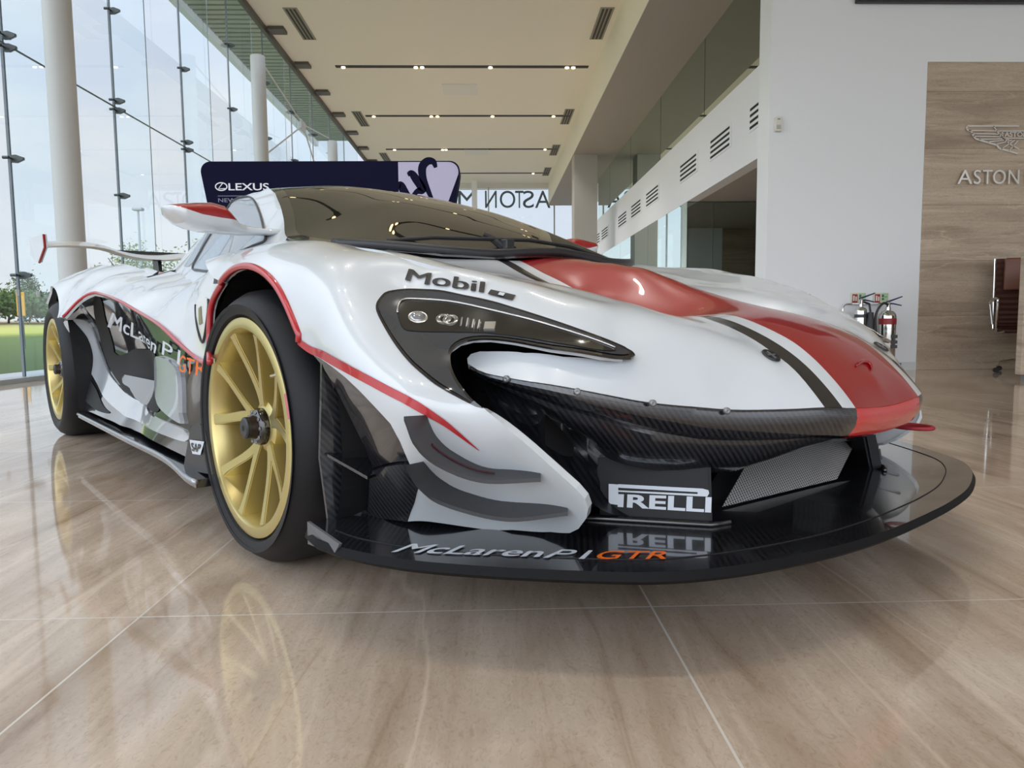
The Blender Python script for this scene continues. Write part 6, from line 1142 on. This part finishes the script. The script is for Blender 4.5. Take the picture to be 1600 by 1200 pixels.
    # scoop on the rear deck
    sc_ = np.array(DATA['scoop']); bm = bmesh.new(); a = [bm.verts.new(p) for p in loc(sc_[2:7], sd)]; bm.faces.new(a)
    e = bmesh.ops.extrude_face_region(bm, geom=bm.faces[:]); bmesh.ops.translate(bm, verts=[x for x in e['geom'] if isinstance(x, bmesh.types.BMVert)], vec=(-.05, .12 * sd, -.02)); bmesh.ops.recalc_face_normals(bm, faces=bm.faces)
    so = obj('deck_scoop', bm, M_red, car)
    bm = bmesh.new(); a = [bm.verts.new(p) for p in loc(np.r_[sc_[:3], sc_[7:], ] + [0, .004, 0], sd)]; bm.faces.new(a); e = bmesh.ops.extrude_face_region(bm, geom=bm.faces[:]); bmesh.ops.translate(bm, verts=[x for x in e['geom'] if isinstance(x, bmesh.types.BMVert)], vec=(-.05, .12 * sd, -.02)); bmesh.ops.recalc_face_normals(bm, faces=bm.faces); obj('scoop_frame', bm, M_paint, so)
# engine deck and tail behind the cabin
V_ = []; us = (-1.5, -1.9, -2.3, -2.7, -3.1, -3.2); pr = [(.0, .02), (.35, -.06), (.55, -.17), (.72, -.20)]
cen = {-1.5: 1.06, -1.9: 1.02, -2.3: .96, -2.7: .88, -3.1: .82, -3.2: .78}
for u in us:
    for v in (-.74, -.55, -.4, 0, .4, .55, .74):
        h_ = {0: cen[u] - .05, .4: cen[u] - .12, .55: max(.78, cen[u] - .22), .74: .78}[abs(v)]; V_.append(loc((u, v, min(h_, .86) if abs(v) > .5 else h_))[0])
meshobj('engine_deck', V_, [(i * 7 + j, i * 7 + j + 1, (i + 1) * 7 + j + 1, (i + 1) * 7 + j) for i in range(5) for j in range(6)], M_satin, car, True)
meshobj('tail_panel', [loc(p)[0] for p in ((-3.2, -.9, .70), (-3.2, .9, .70), (-3.2, .74, .80), (-3.2, -.74, .80), (-3.1, -.9, .2), (-3.1, .9, .2))], [(0, 1, 2, 3), (4, 5, 1, 0)], M_satin, car)
boxo('floor_pan', (-3.1, -.72, .10), (-.45, .72, .14), M_hole, car)
boxo('cabin_core', (-2.3, -.60, .14), (-.5, .60, .70), M_hole, car)
# ------------------------------------------------------------------ rear wing
wl = np.array(DATA['wing_line']); wl = np.r_[wl, [[-3.1, 0.0, wl[-1][2] + .012]]]; wl = spline(np.r_[wl, (wl[:-1] * [1, -1, 1])[::-1]], .05)
af = []
for k_ in range(13):
    t = k_ / 12; af.append((.0 - .30 * t, -.010 - .022 * math.sin(PI * t) ** .8 - .0 + .05 * t))
for k_ in range(12, -1, -1):
    t = k_ / 12; af.append((.0 - .30 * t, -.010 + .012 * math.sin(PI * t) + .05 * t))
V_ = []; n = len(af)
for p in wl: V_ += [loc((p[0] + .14 + a, p[1], p[2] + z))[0] for a, z in af]
F_ = [(i * n + j, i * n + (j + 1) % n, (i + 1) * n + (j + 1) % n, (i + 1) * n + j) for i in range(len(wl) - 1) for j in range(n)]
rw = meshobj('rear_wing', V_, F_, mat('wing_cream', (.60, .56, .48), .3, 0, .8), car, True); bm = bmesh.new(); bm.from_mesh(rw.data); bmesh.ops.recalc_face_normals(bm, faces=bm.faces); bm.to_mesh(rw.data); bm.free(); autosmooth(rw, 50)
boxo('wing_flap', (-3.32, -.52, 1.005), (-3.22, .52, 1.03), M_satin, rw)
for sd in (1, -1):
    q = np.array(DATA['wing_plate']); c = q.copy()
    V_ = [loc((-2.94, .935, 1.068), sd)[0], loc((-3.30, .955, 1.075), sd)[0], loc((-3.32, .955, .99), sd)[0], loc((-3.18, .95, .935), sd)[0], loc((-3.08, .945, .925), sd)[0], loc((-2.95, .932, 1.0), sd)[0]]
    bm = bmesh.new(); a = [bm.verts.new(p) for p in V_]; bm.faces.new(a); e = bmesh.ops.extrude_face_region(bm, geom=bm.faces[:]); bmesh.ops.translate(bm, verts=[x for x in e['geom'] if isinstance(x, bmesh.types.BMVert)], vec=(0, .014 * sd, 0)); bmesh.ops.recalc_face_normals(bm, faces=bm.faces)
    ep = obj('end_plate', bm, M_paint, rw)
    bm = bmesh.new(); tube(bm, [tuple(V_[0]), tuple(V_[5]), tuple(V_[4])], .007, 6); obj('red_edge', bm, M_red, ep)
    bm = bmesh.new(); prism(bm, [(-3.16, .78), (-3.0, .78), (-3.05, .975), (-3.16, .975)], -.01, .01, Matrix(((1, 0, 0, 0), (0, 0, 1, -.33 * sd), (0, 1, 0, 0), (0, 0, 0, 1)))); obj('wing_pylon', bm, M_satin, rw)
